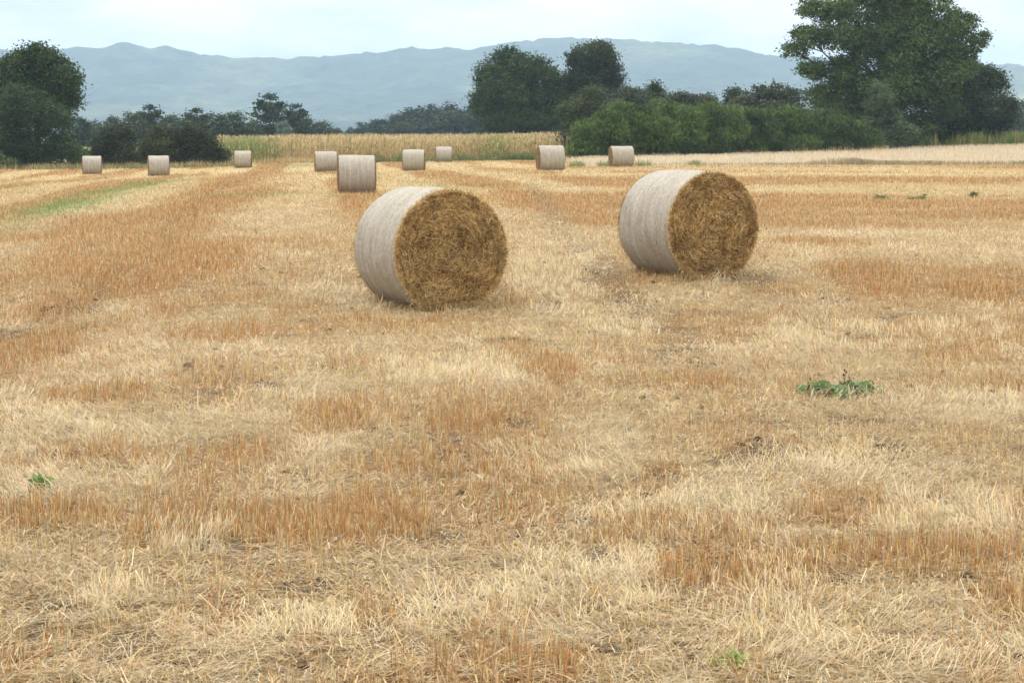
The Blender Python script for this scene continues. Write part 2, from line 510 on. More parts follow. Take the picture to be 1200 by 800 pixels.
# ------------------------------------------------------------------ bales
def fill_quads(C, A_, B_):
    """rhombus faces: centre C, half axes A_, B_"""
    v = np.stack([C - A_, C - B_, C + A_, C + B_], 1).reshape(-1, 3)
    f = np.arange(len(v)).reshape(-1, 4)
    return v, f

def section(t, D, WD, sag):
    """outline of a bale standing on the ground: y,z at angle t"""
    y = 0.5 * WD * np.cos(t)
    z = 0.5 * D + 0.5 * D * np.sin(t)
    low = sag
    z = np.where(z < low, low * 0.35 + 0.65 * z * 0 + low * 0.0 + (z / low) * low * 0.25, z)
    z = np.where((0.5 * D + 0.5 * D * np.sin(t)) < low, low * 0.75 + 0.25 * (0.5 * D + 0.5 * D * np.sin(t)), z)
    return y, z - low * 0.75

def wrap_mesh(D, WD, L, na, nx, seed, lump):
    t = np.linspace(0, 2 * PI, na, endpoint=False)
    xs = np.concatenate([[-L / 2 + 0.002, -L / 2 + 0.012, -L / 2 + 0.035], np.linspace(-L / 2 + 0.07, L / 2 - 0.07, nx), [L / 2 - 0.035, L / 2 - 0.012, L / 2 - 0.002]])
    sc = np.concatenate([[0.955, 0.975, 0.992], np.ones(nx), [0.992, 0.975, 0.955]])
    y, z = section(t, D, WD, 0.10)
    yc, zc = 0.0, D / 2 - 0.075
    V = []
    for i, (x, s) in enumerate(zip(xs, sc)):
        nn = lump * (fbm(np.cos(t) * 2.2 + 5 + seed, np.sin(t) * 2.2 + x * 2.5, 200 + seed, 3) - 0.5) * 2
        nn += lump * 0.8 * math.sin(x * 6.0 + seed)
        jag = 0.006 * (vnoise(t * 14, t * 0 + i, 3 + seed) - 0.5) if s < 0.98 else 0
        k = s + nn
        up = (z > 0.05)
        V.append(np.stack([np.full(na, x) + jag, y * np.where(up, k, s), zc + (z - zc) * np.where(up, k, s * 0.5 + 0.5)], 1))
    V = np.concatenate(V)
    f = []
    for i in range(len(xs) - 1):
        a = i * na + np.arange(na); b = i * na + (np.arange(na) + 1) % na
        f.append(np.stack([a, b, b + na, a + na], 1))
    # net laid over the ends as a narrow inward lip
    return V, np.concatenate(f)

def end_mesh(name, D, WD, L, sign, nstraw, seed):
    r = np.random.default_rng(seed)
    A = Acc()
    na = 72; rings = [0.965, 0.93, 0.86, 0.78, 0.68, 0.58, 0.48, 0.38, 0.28, 0.18, 0.09, 0.02]
    t = np.linspace(0, 2 * PI, na, endpoint=False)
    y, z = section(t, D, WD, 0.10); zc = D / 2 - 0.075
    V = []
    for k, q in enumerate(rings):
        yy = y * q; zz = zc + (z - zc) * q
        bulge = (0.0 if k == 0 else 0.012 + 0.028 * (1 - q ** 3)) + (0 if k == 0 else 0.034 * (fbm(yy * 9 + seed, zz * 9, 300, 3) - 0.5))
        V.append(np.stack([sign * (L / 2 + bulge - 0.006 * (k == 0)) + 0 * yy, yy, zz], 1))
    V = np.concatenate(V); f = []
    for i in range(len(rings) - 1):
        a = i * na + np.arange(na); b = i * na + (np.arange(na) + 1) % na
        f.append(np.stack([a, a + na, b + na, b], 1) if sign > 0 else np.stack([a, b, b + na, a + na], 1))
    f = np.concatenate(f)
    nz = fbm(V[:, 1] * 14, V[:, 2] * 14, 17, 3)[:, None]
    A.add(V, f, np.array([0.20, 0.105, 0.035]) * (0.45 + 1.0 * nz))
    if nstraw:
        q = np.sqrt(r.random(nstraw)) * 0.965
        th = r.uniform(0, 2 * PI, nstraw)
        y, z = section(th, D, WD, 0.10)
        yy = y * q; zz = zc + (z - zc) * q
        bul = 0.010 + 0.028 * (1 - q ** 3) + 0.034 * (fbm(yy * 9 + seed, zz * 9, 300, 3) - 0.5) + r.random(nstraw) ** 2 * 0.035
        # laid round the core in loose turns, so mostly along the circle
        swirl = 1.1 * (fbm(yy * 3.0 + 9, zz * 3.0, 310 + seed, 2) - 0.5)
        ang = th + PI / 2 + swirl * 2 + r.normal(0, 0.85, nstraw)
        Ls = r.uniform(0.03, 0.13, nstraw) * (1 - 0.3 * (q > 0.9)); Ws = r.uniform(0.0024, 0.0046, nstraw)
        out = r.normal(0.10, 0.28, nstraw)
        d = np.stack([sign * np.sin(out), np.cos(out) * np.cos(ang), np.cos(out) * np.sin(ang)], 1)
        w = np.stack([0 * ang, -np.sin(ang), np.cos(ang)], 1) * Ws[:, None] * 0.5
        P = np.stack([sign * (L / 2 + bul), yy, zz], 1)
        nrm = np.array([sign, 0, 0.0])
        a = P - d * Ls[:, None] / 2; m_ = P + nrm * 0.006; b = P + d * Ls[:, None] / 2
        for arr in (a, m_, b): arr[:, 2] = np.maximum(arr[:, 2], 0.004)
        v = np.stack([a - w, a + w, m_ - w, m_ + w, b - w, b + w], 1).reshape(-1, 3)
        base = (np.arange(nstraw) * 6)[:, None]
        ff = np.stack([np.concatenate([base, base + 1, base + 3, base + 2], 1), np.concatenate([base + 2, base + 3, base + 5, base + 4], 1)], 1).reshape(-1, 4)
        pal = np.array([[0.16, 0.08, 0.025], [0.47, 0.30, 0.115], [0.70, 0.49, 0.21], [0.82, 0.66, 0.39]])
        rr = np.abs((q * 9 + th / (2 * PI) + 0.7 * fbm(yy * 4, zz * 4, 88 + seed, 2)) % 1 - 0.5) * 2
        ring_dark = 0.75 * sstep(0.6, 0.95, rr) + 0.5 * sstep(0.55, 0.75, fbm(yy * 7, zz * 7, 90 + seed, 2))
        u = r.random(nstraw) - ring_dark * 0.5
        k = np.where(u < 0.22, 0, np.where(u < 0.62, 1, np.where(u < 0.93, 2, 3)))
        c = pal[k] * r.uniform(0.75, 1.2, (nstraw, 1)) * (0.75 + 0.5 * fbm(yy * 5, zz * 5, 77 + seed, 2))[:, None]
        A.add(v, ff, np.repeat(c, 6, axis=0))
        # ragged rim: ends poking out past the net and hanging at the foot
        m = nstraw // 9
        th = r.uniform(0, 2 * PI, m); y, z = section(th, D, WD, 0.10)
        q = r.uniform(0.90, 0.985, m); yy = y * q; zz = zc + (z - zc) * q
        ang = th + r.normal(0, 0.9, m)
        Lr = r.uniform(0.015, 0.06, m) * (1 + 1.2 * (np.sin(th) < -0.7) * r.random(m)); P = np.stack([sign * (L / 2 + r.uniform(0, 0.02, m)), yy, zz], 1)
        d = np.stack([sign * r.uniform(0.0, 0.8, m), np.cos(ang), np.sin(ang)], 1); d /= np.linalg.norm(d, axis=1)[:, None]
        w = np.stack([0 * ang, -np.sin(ang), np.cos(ang)], 1) * 0.0022
        e = P + d * Lr[:, None]; e[:, 2] = np.maximum(e[:, 2], 0.003); P[:, 2] = np.maximum(P[:, 2], 0.003)
        v = np.stack([P - w, P + w, e + w, e - w], 1).reshape(-1, 3)
        A.add(v, np.arange(4 * m).reshape(-1, 4), np.repeat(pal[r.integers(1, 4, m)] * r.uniform(0.7, 1.1, (m, 1)), 4, axis=0))
    return A.build(name)

def net_material():
    m, nt, out = new_mat("net_wrapped_straw")
    tc = nt.nodes.new("ShaderNodeTexCoord")
    L_ = nt.links
    def noise(scale, detail, mapscale, rough=0.6):
        mp = nt.nodes.new("ShaderNodeMapping"); mp.inputs["Scale"].default_value = mapscale
        L_.new(tc.outputs["Object"], mp.inputs["Vector"])
        n = nt.nodes.new("ShaderNodeTexNoise"); n.inputs["Scale"].default_value = scale; n.inputs["Detail"].default_value = detail
        n.inputs["Roughness"].default_value = rough
        L_.new(mp.outputs[0], n.inputs["Vector"])
        return n.outputs["Fac"]
    def rng_(src, a, b, c, d):
        mr = nt.nodes.new("ShaderNodeMapRange")
        mr.inputs["From Min"].default_value = a; mr.inputs["From Max"].default_value = b
        mr.inputs["To Min"].default_value = c; mr.inputs["To Max"].default_value = d
        L_.new(src, mr.inputs["Value"]); return mr.outputs["Result"]
    fine = noise(70, 3, (1.0, 0.35, 0.35))            # speckle of straw through the net
    turns = noise(48, 2, (1.0, 0.02, 0.02))           # strands running round the bale
    broad = noise(4, 3, (1.6, 0.8, 0.8))
    def math_(op, a, b):
        n = nt.nodes.new("ShaderNodeMath"); n.operation = op
        for i, s in enumerate((a, b)):
            if hasattr(s, "links"): L_.new(s, n.inputs[i])
            else: n.inputs[i].default_value = s
        return n.outputs[0]
    s1 = rng_(fine, 0.35, 0.65, 0.0, 1.0)
    s2 = rng_(turns, 0.4, 0.6, 0.0, 1.0)
    s3 = rng_(broad, 0.3, 0.7, 0.0, 1.0)
    wv = nt.nodes.new("ShaderNodeTexWave"); wv.bands_direction = 'X'; wv.inputs["Scale"].default_value = 9.0; wv.inputs["Distortion"].default_value = 1.2; wv.inputs["Detail"].default_value = 2; wv.inputs["Detail Scale"].default_value = 3.0
    L_.new(tc.outputs["Object"], wv.inputs["Vector"])
    s2 = math_('MULTIPLY', s2, rng_(wv.outputs["Fac"], 0.0, 1.0, 0.45, 1.25))
    net = math_('ADD', math_('MULTIPLY', s1, 0.50), math_('ADD', math_('MULTIPLY', s2, 0.22), math_('MULTIPLY', s3, 0.28)))
    mx = nt.nodes.new("ShaderNodeMix"); mx.data_type = 'RGBA'
    mx.inputs["A"].default_value = (0.17, 0.125, 0.075, 1); mx.inputs["B"].default_value = (0.46, 0.425, 0.375, 1)
    L_.new(net, mx.inputs["Factor"])
    p = nt.nodes.new("ShaderNodeBsdfPrincipled"); p.inputs["Roughness"].default_value = 0.55; p.inputs["Specular IOR Level"].default_value = 0.4
    L_.new(mx.outputs["Result"], p.inputs["Base Color"])
    bp = nt.nodes.new("ShaderNodeBump"); bp.inputs["Strength"].default_value = 0.6; bp.inputs["Distance"].default_value = 0.012
    L_.new(math_('ADD', fine, turns), bp.inputs["Height"]); L_.new(bp.outputs[0], p.inputs["Normal"])
    L_.new(p.outputs[0], out.inputs["Surface"])
    return m
M_net = net_material()

def build_bale(x, y, yaw, D, WD, L, label, seed, detail, lump=0.010, group="round straw bales left on the stubble field"):
    z = gz1(x, y)
    root = empty("straw_bale", (x, y, z - 0.012), yaw)
    tag(root, label, "straw bale", group)
    v, f = wrap_mesh(D, WD, L, 128 if detail else 48, 30 if detail else 8, seed, lump)
    link("net_wrap", mesh_from("net_wrap", v, f, smooth=True), M_net, root)
    link("straw_end", end_mesh("straw_end", D, WD, L, 1, 21000 if detail else 900, seed), M_straw, root)
    link("straw_end", end_mesh("straw_end", D, WD, L, -1, 5000 if detail else 900, seed + 1), M_straw, root)
    BALES.append((x, y, yaw, D, L))
    return root

build_bale(-0.955, 26.44, math.radians(-64), 1.43, 1.41, 1.20, "nearest round straw bale, left one of the two big bales showing cut ends", 1, True)
build_bale(2.215, 29.08, math.radians(-62), 1.385, 1.34, 1.20, "big round straw bale to the right of the nearest one, pale net wrap facing left", 2, True)
for (px, py, Y, yaw, w_, D, lab, sd) in [
    (418, 227, 75.0, 1, 1.17, 1.33, "mid-sized round bale standing alone behind and left of the nearest straw bale", 3),
    (108, 205, 152, -1, 1.20, 1.28, "leftmost small round bale in front of the dark hedge", 4),
    (186, 207, 141, 2, 1.22, 1.34, "second small round bale from the left, before the rounded dark bushes", 5),
    (285, 197, 162, -3, 1.15, 1.28, "small round bale at the left end of the maize field", 6),
    (382, 202, 139, 2, 1.30, 1.34, "small round bale just left of the mid-sized bale, maize behind it", 7),
    (485, 201, 133, -3, 1.24, 1.32, "small round bale just right of the mid-sized bale, in front of the maize", 8),
    (520, 190, 173, 2, 1.18, 1.26, "smallest and farthest round bale, close against the dry maize", 9),
    (645, 200, 113, 10, 1.22, 1.32, "round bale where the maize ends, left of the long green hedge", 10),
    (728, 196, 139, 12, 1.32, 1.32, "round bale in front of the green hedge beside the bleached grass", 11)]:
    p = at(px, py, Y)
    build_bale(p.x, Y, math.radians(yaw) - math.atan2(p.x, Y), D, D, w_, lab, sd, False)

build_straw()

# frayed straw caught under the two big bales and along their rims
def build_tufts():
    r = np.random.default_rng(77)
    A = Acc()
    # leaning clumps of long pale straw the cutter pushed over
    spots = []
    for (x0, y0, x1, y1, n, azc, tl) in [
        (600, 655, 780, 735, 60, 2.0, 0.85), (450, 700, 600, 745, 35, 2.2, 1.0), (100, 690, 150, 735, 14, 1.9, 0.45), (180, 620, 260, 660, 20, 1.4, 0.25),
        (-20, 480, 120, 530, 70, 2.6, 1.0), (-20, 545, 180, 600, 60, 2.7, 1.0), (560, 520, 760, 575, 50, 2.3, 0.9), (880, 640, 960, 760, 36, 1.7, 0.5),
        (440, 410, 600, 450, 80, 1.7, 0.4), (590, 318, 700, 350, 90, 1.7, 0.4), (1040, 590, 1200, 635, 50, 1.8, 0.5), (300, 735, 420, 760, 20, 1.7, 0.7),
        (900, 370, 1200, 410, 90, 1.7, 0.4), (680, 370, 770, 390, 30, 1.6, 0.4), (700, 590, 900, 640, 50, 1.9, 0.7), (800, 730, 1180, 790, 40, 0.5, 1.2), (950, 700, 1100, 740, 30, 0.4, 1.15)]:
        for _ in range(n):
            spots.append((r.uniform(x0, x1), r.uniform(y0, y1), azc + r.normal(0, 0.35), tl))
    for (px, py, azc, tl) in spots:
        Y = CAM_H * F / (py - 158.0); X = (px - 600) / F * Y
        n = r.integers(9, 26)
        xs = X + r.normal(0, 0.05, n); ys = Y + r.normal(0, 0.05, n)
        k = keep_out(xs, ys); xs, ys = xs[k], ys[k]; n = len(xs)
        if n == 0: continue
        P = np.stack([xs, ys, gz(xs, ys) + r.random(n) * 0.02], 1)
        c = pick_color(n, r, np.tile([1.6, 0.6, 0.06, 0.1], (n, 1))) * 1.08
        c = np.minimum(c, 0.8)
        v, f, cc = ribbons(P, r.uniform(0.04, 0.125, n), azc + r.normal(0, 0.4, n), np.clip(tl + 0.2 + r.normal(0, 0.3, n), 0.05, 1.5), r.normal(0.12, 0.1, n),
                           r.uniform(0.0024, 0.0042, n) * max(1, Y / 15), c, 2, 0.7, None, 0.8)
        A.add(v, f, cc)
    o = link("straw_tufts", A.build("straw_tufts"), M_straw)
    tag(o, "clumps of longer bleached stalks pushed over in the foreground", "straw", kind="stuff")
    # chopped straw lying criss-cross on top in the nearest part
    Aq = Acc()
    m = 9000
    py = 640 + 170 * r.random(m) ** 0.7; Y = CAM_H * F / (py - 158.0); X = r.uniform(-0.25, 0.25, m) * Y
    g_ = fbm(X / 0.4, Y / 0.4, 700, 2) > 0.47
    X, Y = X[g_], Y[g_]; m = len(X)
    c = pick_color(m, r, np.tile([1.0, 0.8, 0.45, 0.15], (m, 1)))
    P = np.stack([X, Y, gz(X, Y) + 0.008 + 0.04 * r.random(m) ** 2], 1)
    az = 2 * PI * fbm(X / 0.5, Y / 0.5, 705, 2) * 2 + r.normal(0, 0.7, m)
    v, f, cc = ribbons(P, r.uniform(0.05, 0.20, m), az, r.uniform(1.3, 1.62, m), r.normal(0.02, 0.06, m), r.uniform(0.0026, 0.0048, m), c, 2, 0.85, None, 0.95)
    Aq.add(v, f, cc)
    tag(link("chopped_straw", Aq.build("chopped_straw"), M_straw), "chopped straw lying criss-cross along the bottom of the picture", "straw", kind="stuff")
    # straw spilled and pushed up round the feet of the two big bales
    for (bx, by, yaw, D, L) in BALES[:2]:
        m = 1500
        u = r.uniform(-0.5, 0.5, m) * (L + 0.35); side = r.random(m) < 0.6
        u = np.where(side, L / 2 + np.abs(r.normal(0, 0.10, m)), u); vv = np.where(side, r.normal(0, 0.28, m), -np.sign(math.cos(yaw)) * (D * 0.20 + np.abs(r.normal(0, 0.08, m))))
        X = bx + u * math.cos(yaw) - vv * math.sin(yaw); Y = by + u * math.sin(yaw) + vv * math.cos(yaw)
        c = pick_color(m, r, np.tile([0.7, 1.0, 0.9, 0.2], (m, 1))) * 0.9
        P = np.stack([X, Y, gz(X, Y) + 0.045 * r.random(m) ** 1.5], 1)
        v, f, cc = ribbons(P, r.uniform(0.04, 0.16, m), r.uniform(0, 2 * PI, m), r.uniform(0.9, 1.6, m), 0.05, r.uniform(0.004, 0.007, m), c, 2, 0.8, None, 0.9)
        Aq2 = Acc() if 'Aq2' not in dir() else Aq2
        Aq2.add(v, f, cc)
    tag(link("spilled_straw", Aq2.build("spilled_straw"), M_straw), "loose straw spilled round the feet of the two big bales", "straw", kind="stuff")
    # rust brown standing clumps
    A = Acc()
    for (x0, y0, x1, y1, n) in [(150, 602, 500, 640, 300), (0, 600, 140, 622, 60), (935, 645, 1210, 680, 90), (770, 655, 950, 695, 90), (570, 775, 690, 800, 40),
                                (345, 475, 440, 508, 70), (500, 488, 590, 510, 60), (40, 455, 170, 475, 60), (690, 612, 900, 640, 80), (1150, 695, 1220, 735, 40), (425, 715, 470, 740, 20)]:
        for _ in range(n):
            px, py = r.uniform(x0, x1), r.uniform(y0, y1)
            Y = CAM_H * F / (py - 158.0); X = (px - 600) / F * Y
            m = r.integers(8, 20)
            xs = X + r.normal(0, 0.03, m); ys = Y + r.normal(0, 0.03, m)
            P = np.stack([xs, ys, gz(xs, ys) - 0.003], 1)
            c = pick_color(m, r, np.tile([0.3, 0.9, 1.6, 0.1], (m, 1)))
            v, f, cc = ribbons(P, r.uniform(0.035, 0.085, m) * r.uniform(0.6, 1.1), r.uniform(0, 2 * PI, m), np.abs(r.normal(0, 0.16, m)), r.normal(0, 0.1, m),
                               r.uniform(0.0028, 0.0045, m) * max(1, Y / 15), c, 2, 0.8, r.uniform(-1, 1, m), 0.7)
            A.add(v, f, cc)
    o = link("brown_stubble", A.build("brown_stubble"), M_straw)
    tag(o, "rust brown stubble standing in dense upright clumps in the foreground", "stubble", kind="stuff")
    # clods and rotten dark bits in the bare spots
    A = Acc()
    cl = []
    for (cx, cy, rx, ry) in BARE:
        for _ in range(int(14 + 10 * rx)):
            cl.append((cx + r.normal(0, rx * 0.45), cy + r.normal(0, ry * 0.5)))
    for _ in range(500):
        Y = 7.5 + 35 * r.random() ** 1.5; cl.append((r.uniform(-0.25, 0.25) * Y, Y))
    for (x, y) in cl:
        n = 10
        th = np.linspace(0, 2 * PI, n, endpoint=False)
        s = r.uniform(0.006, 0.022) * (1 + y / 60)
        z = gz1(x, y)
        v = []
        for k, (q, h) in enumerate([(1.0, -0.3), (0.9, 0.45), (0.45, 0.85)]):
            rr = s * q * r.uniform(0.65, 1.25, n)
            v.append(np.stack([x + rr * np.cos(th) * 1.3, y + rr * np.sin(th), np.full(n, z + s * h) + r.normal(0, s * 0.12, n)], 1))
        v.append(np.array([[x, y, z + s * 0.95]]))
        v = np.concatenate(v); f = []
        for i in range(2):
            a = i * n + np.arange(n); b = i * n + (np.arange(n) + 1) % n
            f.append(np.stack([a, b, b + n, a + n], 1))
        a = 2 * n + np.arange(0, n, 2)
        f.append(np.stack([a, a + 1, 2 * n + (a - 2 * n + 2) % n, np.full(len(a), 3 * n)], 1))
        A.add(v, np.concatenate(f), C_soil * r.uniform(0.5, 1.6))
    o = link("soil_clods", A.build("soil_clods"), M_bark)
    tag(o, "small dark clods of earth showing in the bare spots", "soil", kind="stuff")
build_tufts()

def build_pale_field():
    r = np.random.default_rng(15)
    A = Acc()
    n = 120000
    Y = r.uniform(138, 222, n) ; X = r.uniform(2, 62, n)
    pf = in_pale_field(X, Y)
    k = (r.random(n) < pf) & (X < 0.25 * Y + 6) 
    X, Y = X[k], Y[k]; n = len(X)
    c = np.stack([np.array([0.66, 0.56, 0.42]), np.array([0.60, 0.52, 0.41]), C_gold, C_grey])[np.searchsorted([0.45, 0.82, 0.92], r.random(n))] * r.uniform(0.8, 1.15, (n, 1))
    P = np.stack([X, Y, gz(X, Y)], 1)
    edge = np.exp(-np.maximum(0, Y - np.interp(X, [3, 8, 14, 26, 60], [146, 143, 141, 144, 146])) / 2.0)
    rough = fbm(X / 2.0, Y / 8, 401, 3)
    L = r.uniform(0.18, 0.38, n) * (0.7 + 0.7 * rough)
    v, f, cc = ribbons(P, L, r.uniform(0, 2 * PI, n), np.abs(r.normal(0, .35, n)), 0, r.uniform(0.02, 0.045, n), c, 1, 0.4, None, 0.75)
    A.add(v, f, cc)
    tag(link("bleached_grass", A.build("bleached_grass"), M_straw), "strip of uncut bleached grass before the long green hedge", "dry grass", kind="stuff")
    # brown seedheads and grey green growth where the cut field meets it
    A = Acc()
    n = 26000
    X = r.uniform(2.5, 50, n)
    y0 = np.interp(X, [3, 8, 14, 26, 60], [146, 143, 141, 144, 146])
    Y = y0 + r.normal(0, 1.0, n) - 0.5
    d = fbm(X / 1.8, X * 0, 402, 3)
    gate = sstep(12, 17, X) * 0.8 + 0.2
    k = r.random(n) < gate * (0.25 + 0.75 * sstep(0.3, 0.6, d))
    X, Y, d = X[k], Y[k], d[k]; n = len(X)
    hump = 0.9 * np.exp(-((X - 20.2) / 1.5) ** 2) + 0.25 * (X > 21)
    c = np.stack([np.array([0.33, 0.25, 0.15]), np.array([0.27, 0.26, 0.13]), C_grey * 0.8, C_pale * 0.8])[np.searchsorted([0.35, 0.65, 0.88], r.random(n))] * r.uniform(0.7, 1.2, (n, 1))
    P = np.stack([X, Y, gz(X, Y)], 1)
    v, f, cc = ribbons(P, r.uniform(0.15, 0.38, n) * (0.55 + 0.9 * hump), r.uniform(0, 2 * PI, n), np.abs(r.normal(0, .25, n)), 0, r.uniform(0.02, 0.04, n), c, 1, 0.5, None, 0.8)
    A.add(v, f, cc)
    # green flecks at the left end, round the bale there
    n = 2600
    X = r.uniform(3.5, 14, n); Y = 141 + r.normal(0, 1.6, n)
    k = r.random(n) < sstep(0.45, 0.65, fbm(X / 0.8, X * 0, 403, 2)); X, Y = X[k], Y[k]; n = len(X)
    c = np.array([0.17, 0.20, 0.085]) * r.uniform(0.7, 1.6, (n, 1))
    P = np.stack([X, Y, gz(X, Y)], 1)
    v, f, cc = ribbons(P, r.uniform(0.12, 0.4, n), r.uniform(0, 2 * PI, n), np.abs(r.normal(0, .4, n)), 0, r.uniform(0.02, 0.04, n), c, 1, 0.5, None, 0.8)
    A.add(v, f, cc)
    tag(link("field_edge_growth", A.build("field_edge_growth"), M_straw), "brown and grey green rough growth along the edge of the cut field", "rough grass", kind="stuff")
    # green weeds before the right-hand trees, and at the foot of the other edges
    A = Acc()
    def strip(px0, px1, Y0, Y1, n, h, col, w=0.035, s=0.25):
        px = r.uniform(px0, px1, n); Y = r.uniform(Y0, Y1, n); X = (px - 600) / F * Y
        g = sstep(0.3, 0.6, fbm(X / 1.2, Y / 2.0, 405, 3))
        k = r.random(n) < 0.25 + 0.75 * g; X, Y, g = X[k], Y[k], g[k]; m = len(X)
        c = np.array(col) * r.uniform(0.6, 1.5, (m, 1))
        P = np.stack([X, Y, gz(X, Y)], 1)
        v, f, cc = ribbons(P, r.uniform(0.5, 1.0, m) * h * (0.5 + 0.8 * g), r.uniform(0, 2 * PI, m), np.abs(r.normal(0, s, m)), r.normal(0.2, .2, m), r.uniform(0.5, 1.3, m) * w, c, 2, 0.3, None, 0.8)
        A.add(v, f, cc)
    strip(1050, 1320, 205, 213, 24000, 1.15, (0.15, 0.22, 0.05), 0.06)
    strip(1050, 1320, 204, 213, 2500, 1.3, (0.36, 0.29, 0.14), 0.05)
    strip(-160, 290, 168, 180, 9000, 0.35, (0.10, 0.13, 0.05))
    strip(-160, 290, 166, 176, 3500, 0.45, (0.36, 0.28, 0.14))
    strip(430, 660, 181, 185, 7000, 0.6, (0.10, 0.14, 0.05))
    strip(262, 660, 182, 186, 4000, 0.5, (0.45, 0.34, 0.18))
    strip(680, 1040, 190, 199, 7000, 0.55, (0.42, 0.32, 0.18))
    tag(link("verge_weeds", A.build("verge_weeds"), M_straw), "tall weeds and grasses along the foot of the hedges and maize", "weeds", kind="stuff")
build_pale_field()

# ------------------------------------------------------------------ maize
def build_maize():
    r = np.random.default_rng(31)
    A = Acc()
    Xl, Xr = -23.6, 6.5
    rows = np.concatenate([np.arange(186, 192, 0.75), np.arange(192, 250, 1.9)])
    xs = []; ys = []
    for Y in rows:
        sp = 0.22 if Y < 192 else 0.34
        n = int((Xr + (Y - 186) * 0.02 - Xl) / sp)
        xs.append(np.linspace(Xl * Y / 186, Xr * Y / 190, n) + r.normal(0, 0.05, n)); ys.append(Y + r.normal(0, 0.08, n))
    X = np.concatenate(xs); Y = np.concatenate(ys); n = len(X)
    Z = gz(X, Y)
    H = r.uniform(1.75, 2.15, n) * (0.9 + 0.2 * fbm(X / 3, Y / 6, 501, 2))
    px = 600 + X / Y * F
    green = np.maximum(0.12 + 0.35 * sstep(340, 290, px) + sstep(0.54, 0.70, fbm(X / 3.2, Y / 14, 502, 2)) * 0.45, np.exp(-((px - 580) / 30) ** 2) * 0.6)
    green = np.maximum(green, np.exp(-((px - 415) / 22) ** 2) * sstep(190, 205, Y) * 0.9)
    tan = np.array([0.56, 0.44, 0.245]); brn = np.array([0.40, 0.25, 0.12]); grn = np.array([0.22, 0.27, 0.075])
    def pcol(m, g):
        u = r.random(m)[:, None]
        c = np.where(u < 0.6, tan, np.where(u < 0.85, brn, tan * 1.2))
        gg = (r.random(m) < g)[:, None]
        return np.where(gg, grn, c) * r.uniform(0.7, 1.25, (m, 1))
    P = np.stack([X, Y, Z], 1)
    v, f, c = ribbons(P, H, r.uniform(0, 2 * PI, n), np.abs(r.normal(0, 0.05, n)), 0, 0.05, pcol(n, green * 0.8), 2, 0.5, r.uniform(-2, 2, n), 0.9); A.add(v, f, c)
    for k in range(9):
        hz = 0.12 + 0.10 * k
        keep = (r.random(n) < 0.9) & ((Y < 193) | (k > 5))
        m = keep.sum()
        Pk = P[keep] + np.stack([np.zeros(m), np.zeros(m), H[keep] * hz], 1)
        v, f, c = ribbons(Pk, r.uniform(0.4, 0.75, m), r.uniform(0, 2 * PI, m), r.uniform(0.3, 0.7, m), r.uniform(0.45, 0.9, m), 0.075, pcol(m, green[keep]), 3, 0.3, None, 1.0); A.add(v, f, c)
    m = n
    Pk = P + np.stack([np.zeros(m), np.zeros(m), H * 0.97], 1)
    for k in range(3):
        v, f, c = ribbons(Pk, r.uniform(0.15, 0.32, m), r.uniform(0, 2 * PI, m), r.uniform(0.1, 0.7, m), 0.2, 0.03, pcol(m, green * 0.3) * 0.9, 1, 0.5, None, 1.0); A.add(v, f, c)
    tag(link("maize_field", A.build("maize_field"), M_straw), "field of dry tan maize with a few green patches", "maize", kind="stuff")
build_maize()

# ------------------------------------------------------------------ trees and bushes
def leaves_in_lobes(lobes, total, size, cols, r, sigma=0.35, thin=1.0, upright=False, fill=0.55):
    """lobes: (cx,cy,cz,rx,ry,rz) metres. Leaves gather in clusters near the surface of each lobe."""
    vol = np.array([(l[3] * l[4] + l[4] * l[5] + l[3] * l[5]) for l in lobes]); vol = vol / vol.sum()
    C = []; K = []
    cents = []
    for l, share in zip(lobes, vol):
        nl = int(total * share)
        per = 26
        nc = max(3, nl // per)
        d = r.normal(0, 1, (nc, 3)); d /= np.linalg.norm(d, axis=1)[:, None]
        rad = fill + (1.03 - fill) * r.random(nc) ** 0.6
        rad *= 1 + 0.22 * (vnoise(d[:, 0] * 2.5 + l[0], d[:, 2] * 2.5 + d[:, 1] + l[2], 7) - 0.5)
        cc = np.array(l[:3]) + d * rad[:, None] * np.array(l[3:6])
        cc[:, 2] -= 0
        lt = r.random()
        tone = np.clip(0.5 * lt + 0.5 * r.random(nc), 0, 1)
        shade = r.uniform(0.8, 1.25, nc) * (0.75 + 0.55 * lt)
        cents.append(cc)
        reps = r.poisson(per, nc)
        idx = np.repeat(np.arange(nc), reps)
        sg = sigma * (0.6 + 0.8 * r.random(nc))[idx][:, None]
        p = cc[idx] + r.normal(0, 1, (len(idx), 3)) * sg * np.array([1.15, 1.15, 0.7])
        C.append(p)
        base = np.array(cols[0])[None] * (1 - tone[idx][:, None]) + np.array(cols[1])[None] * tone[idx][:, None]
        K.append(base * (shade[idx] * r.uniform(0.8, 1.25, len(idx)))[:, None])
    C = np.concatenate(C); K = np.concatenate(K); n = len(C)
    if upright:
        a = r.normal(0, 0.8, (n, 3)); a[:, 2] = 0.9
    else:
        a = r.normal(0, 1, (n, 3)); a[:, 2] *= 0.6
    a /= np.linalg.norm(a, axis=1)[:, None]
    b = np.cross(a, r.normal(0, 1, (n, 3))); b /= np.linalg.norm(b, axis=1)[:, None] + 1e-9
    s = size * r.uniform(0.6, 1.3, (n, 1))
    v, f = fill_quads(C, a * s * (1.2 if upright else 0.5), b * s * (0.22 if upright else 0.34) * thin)
    return v, f, np.repeat(K, 4, axis=0), np.concatenate(cents)

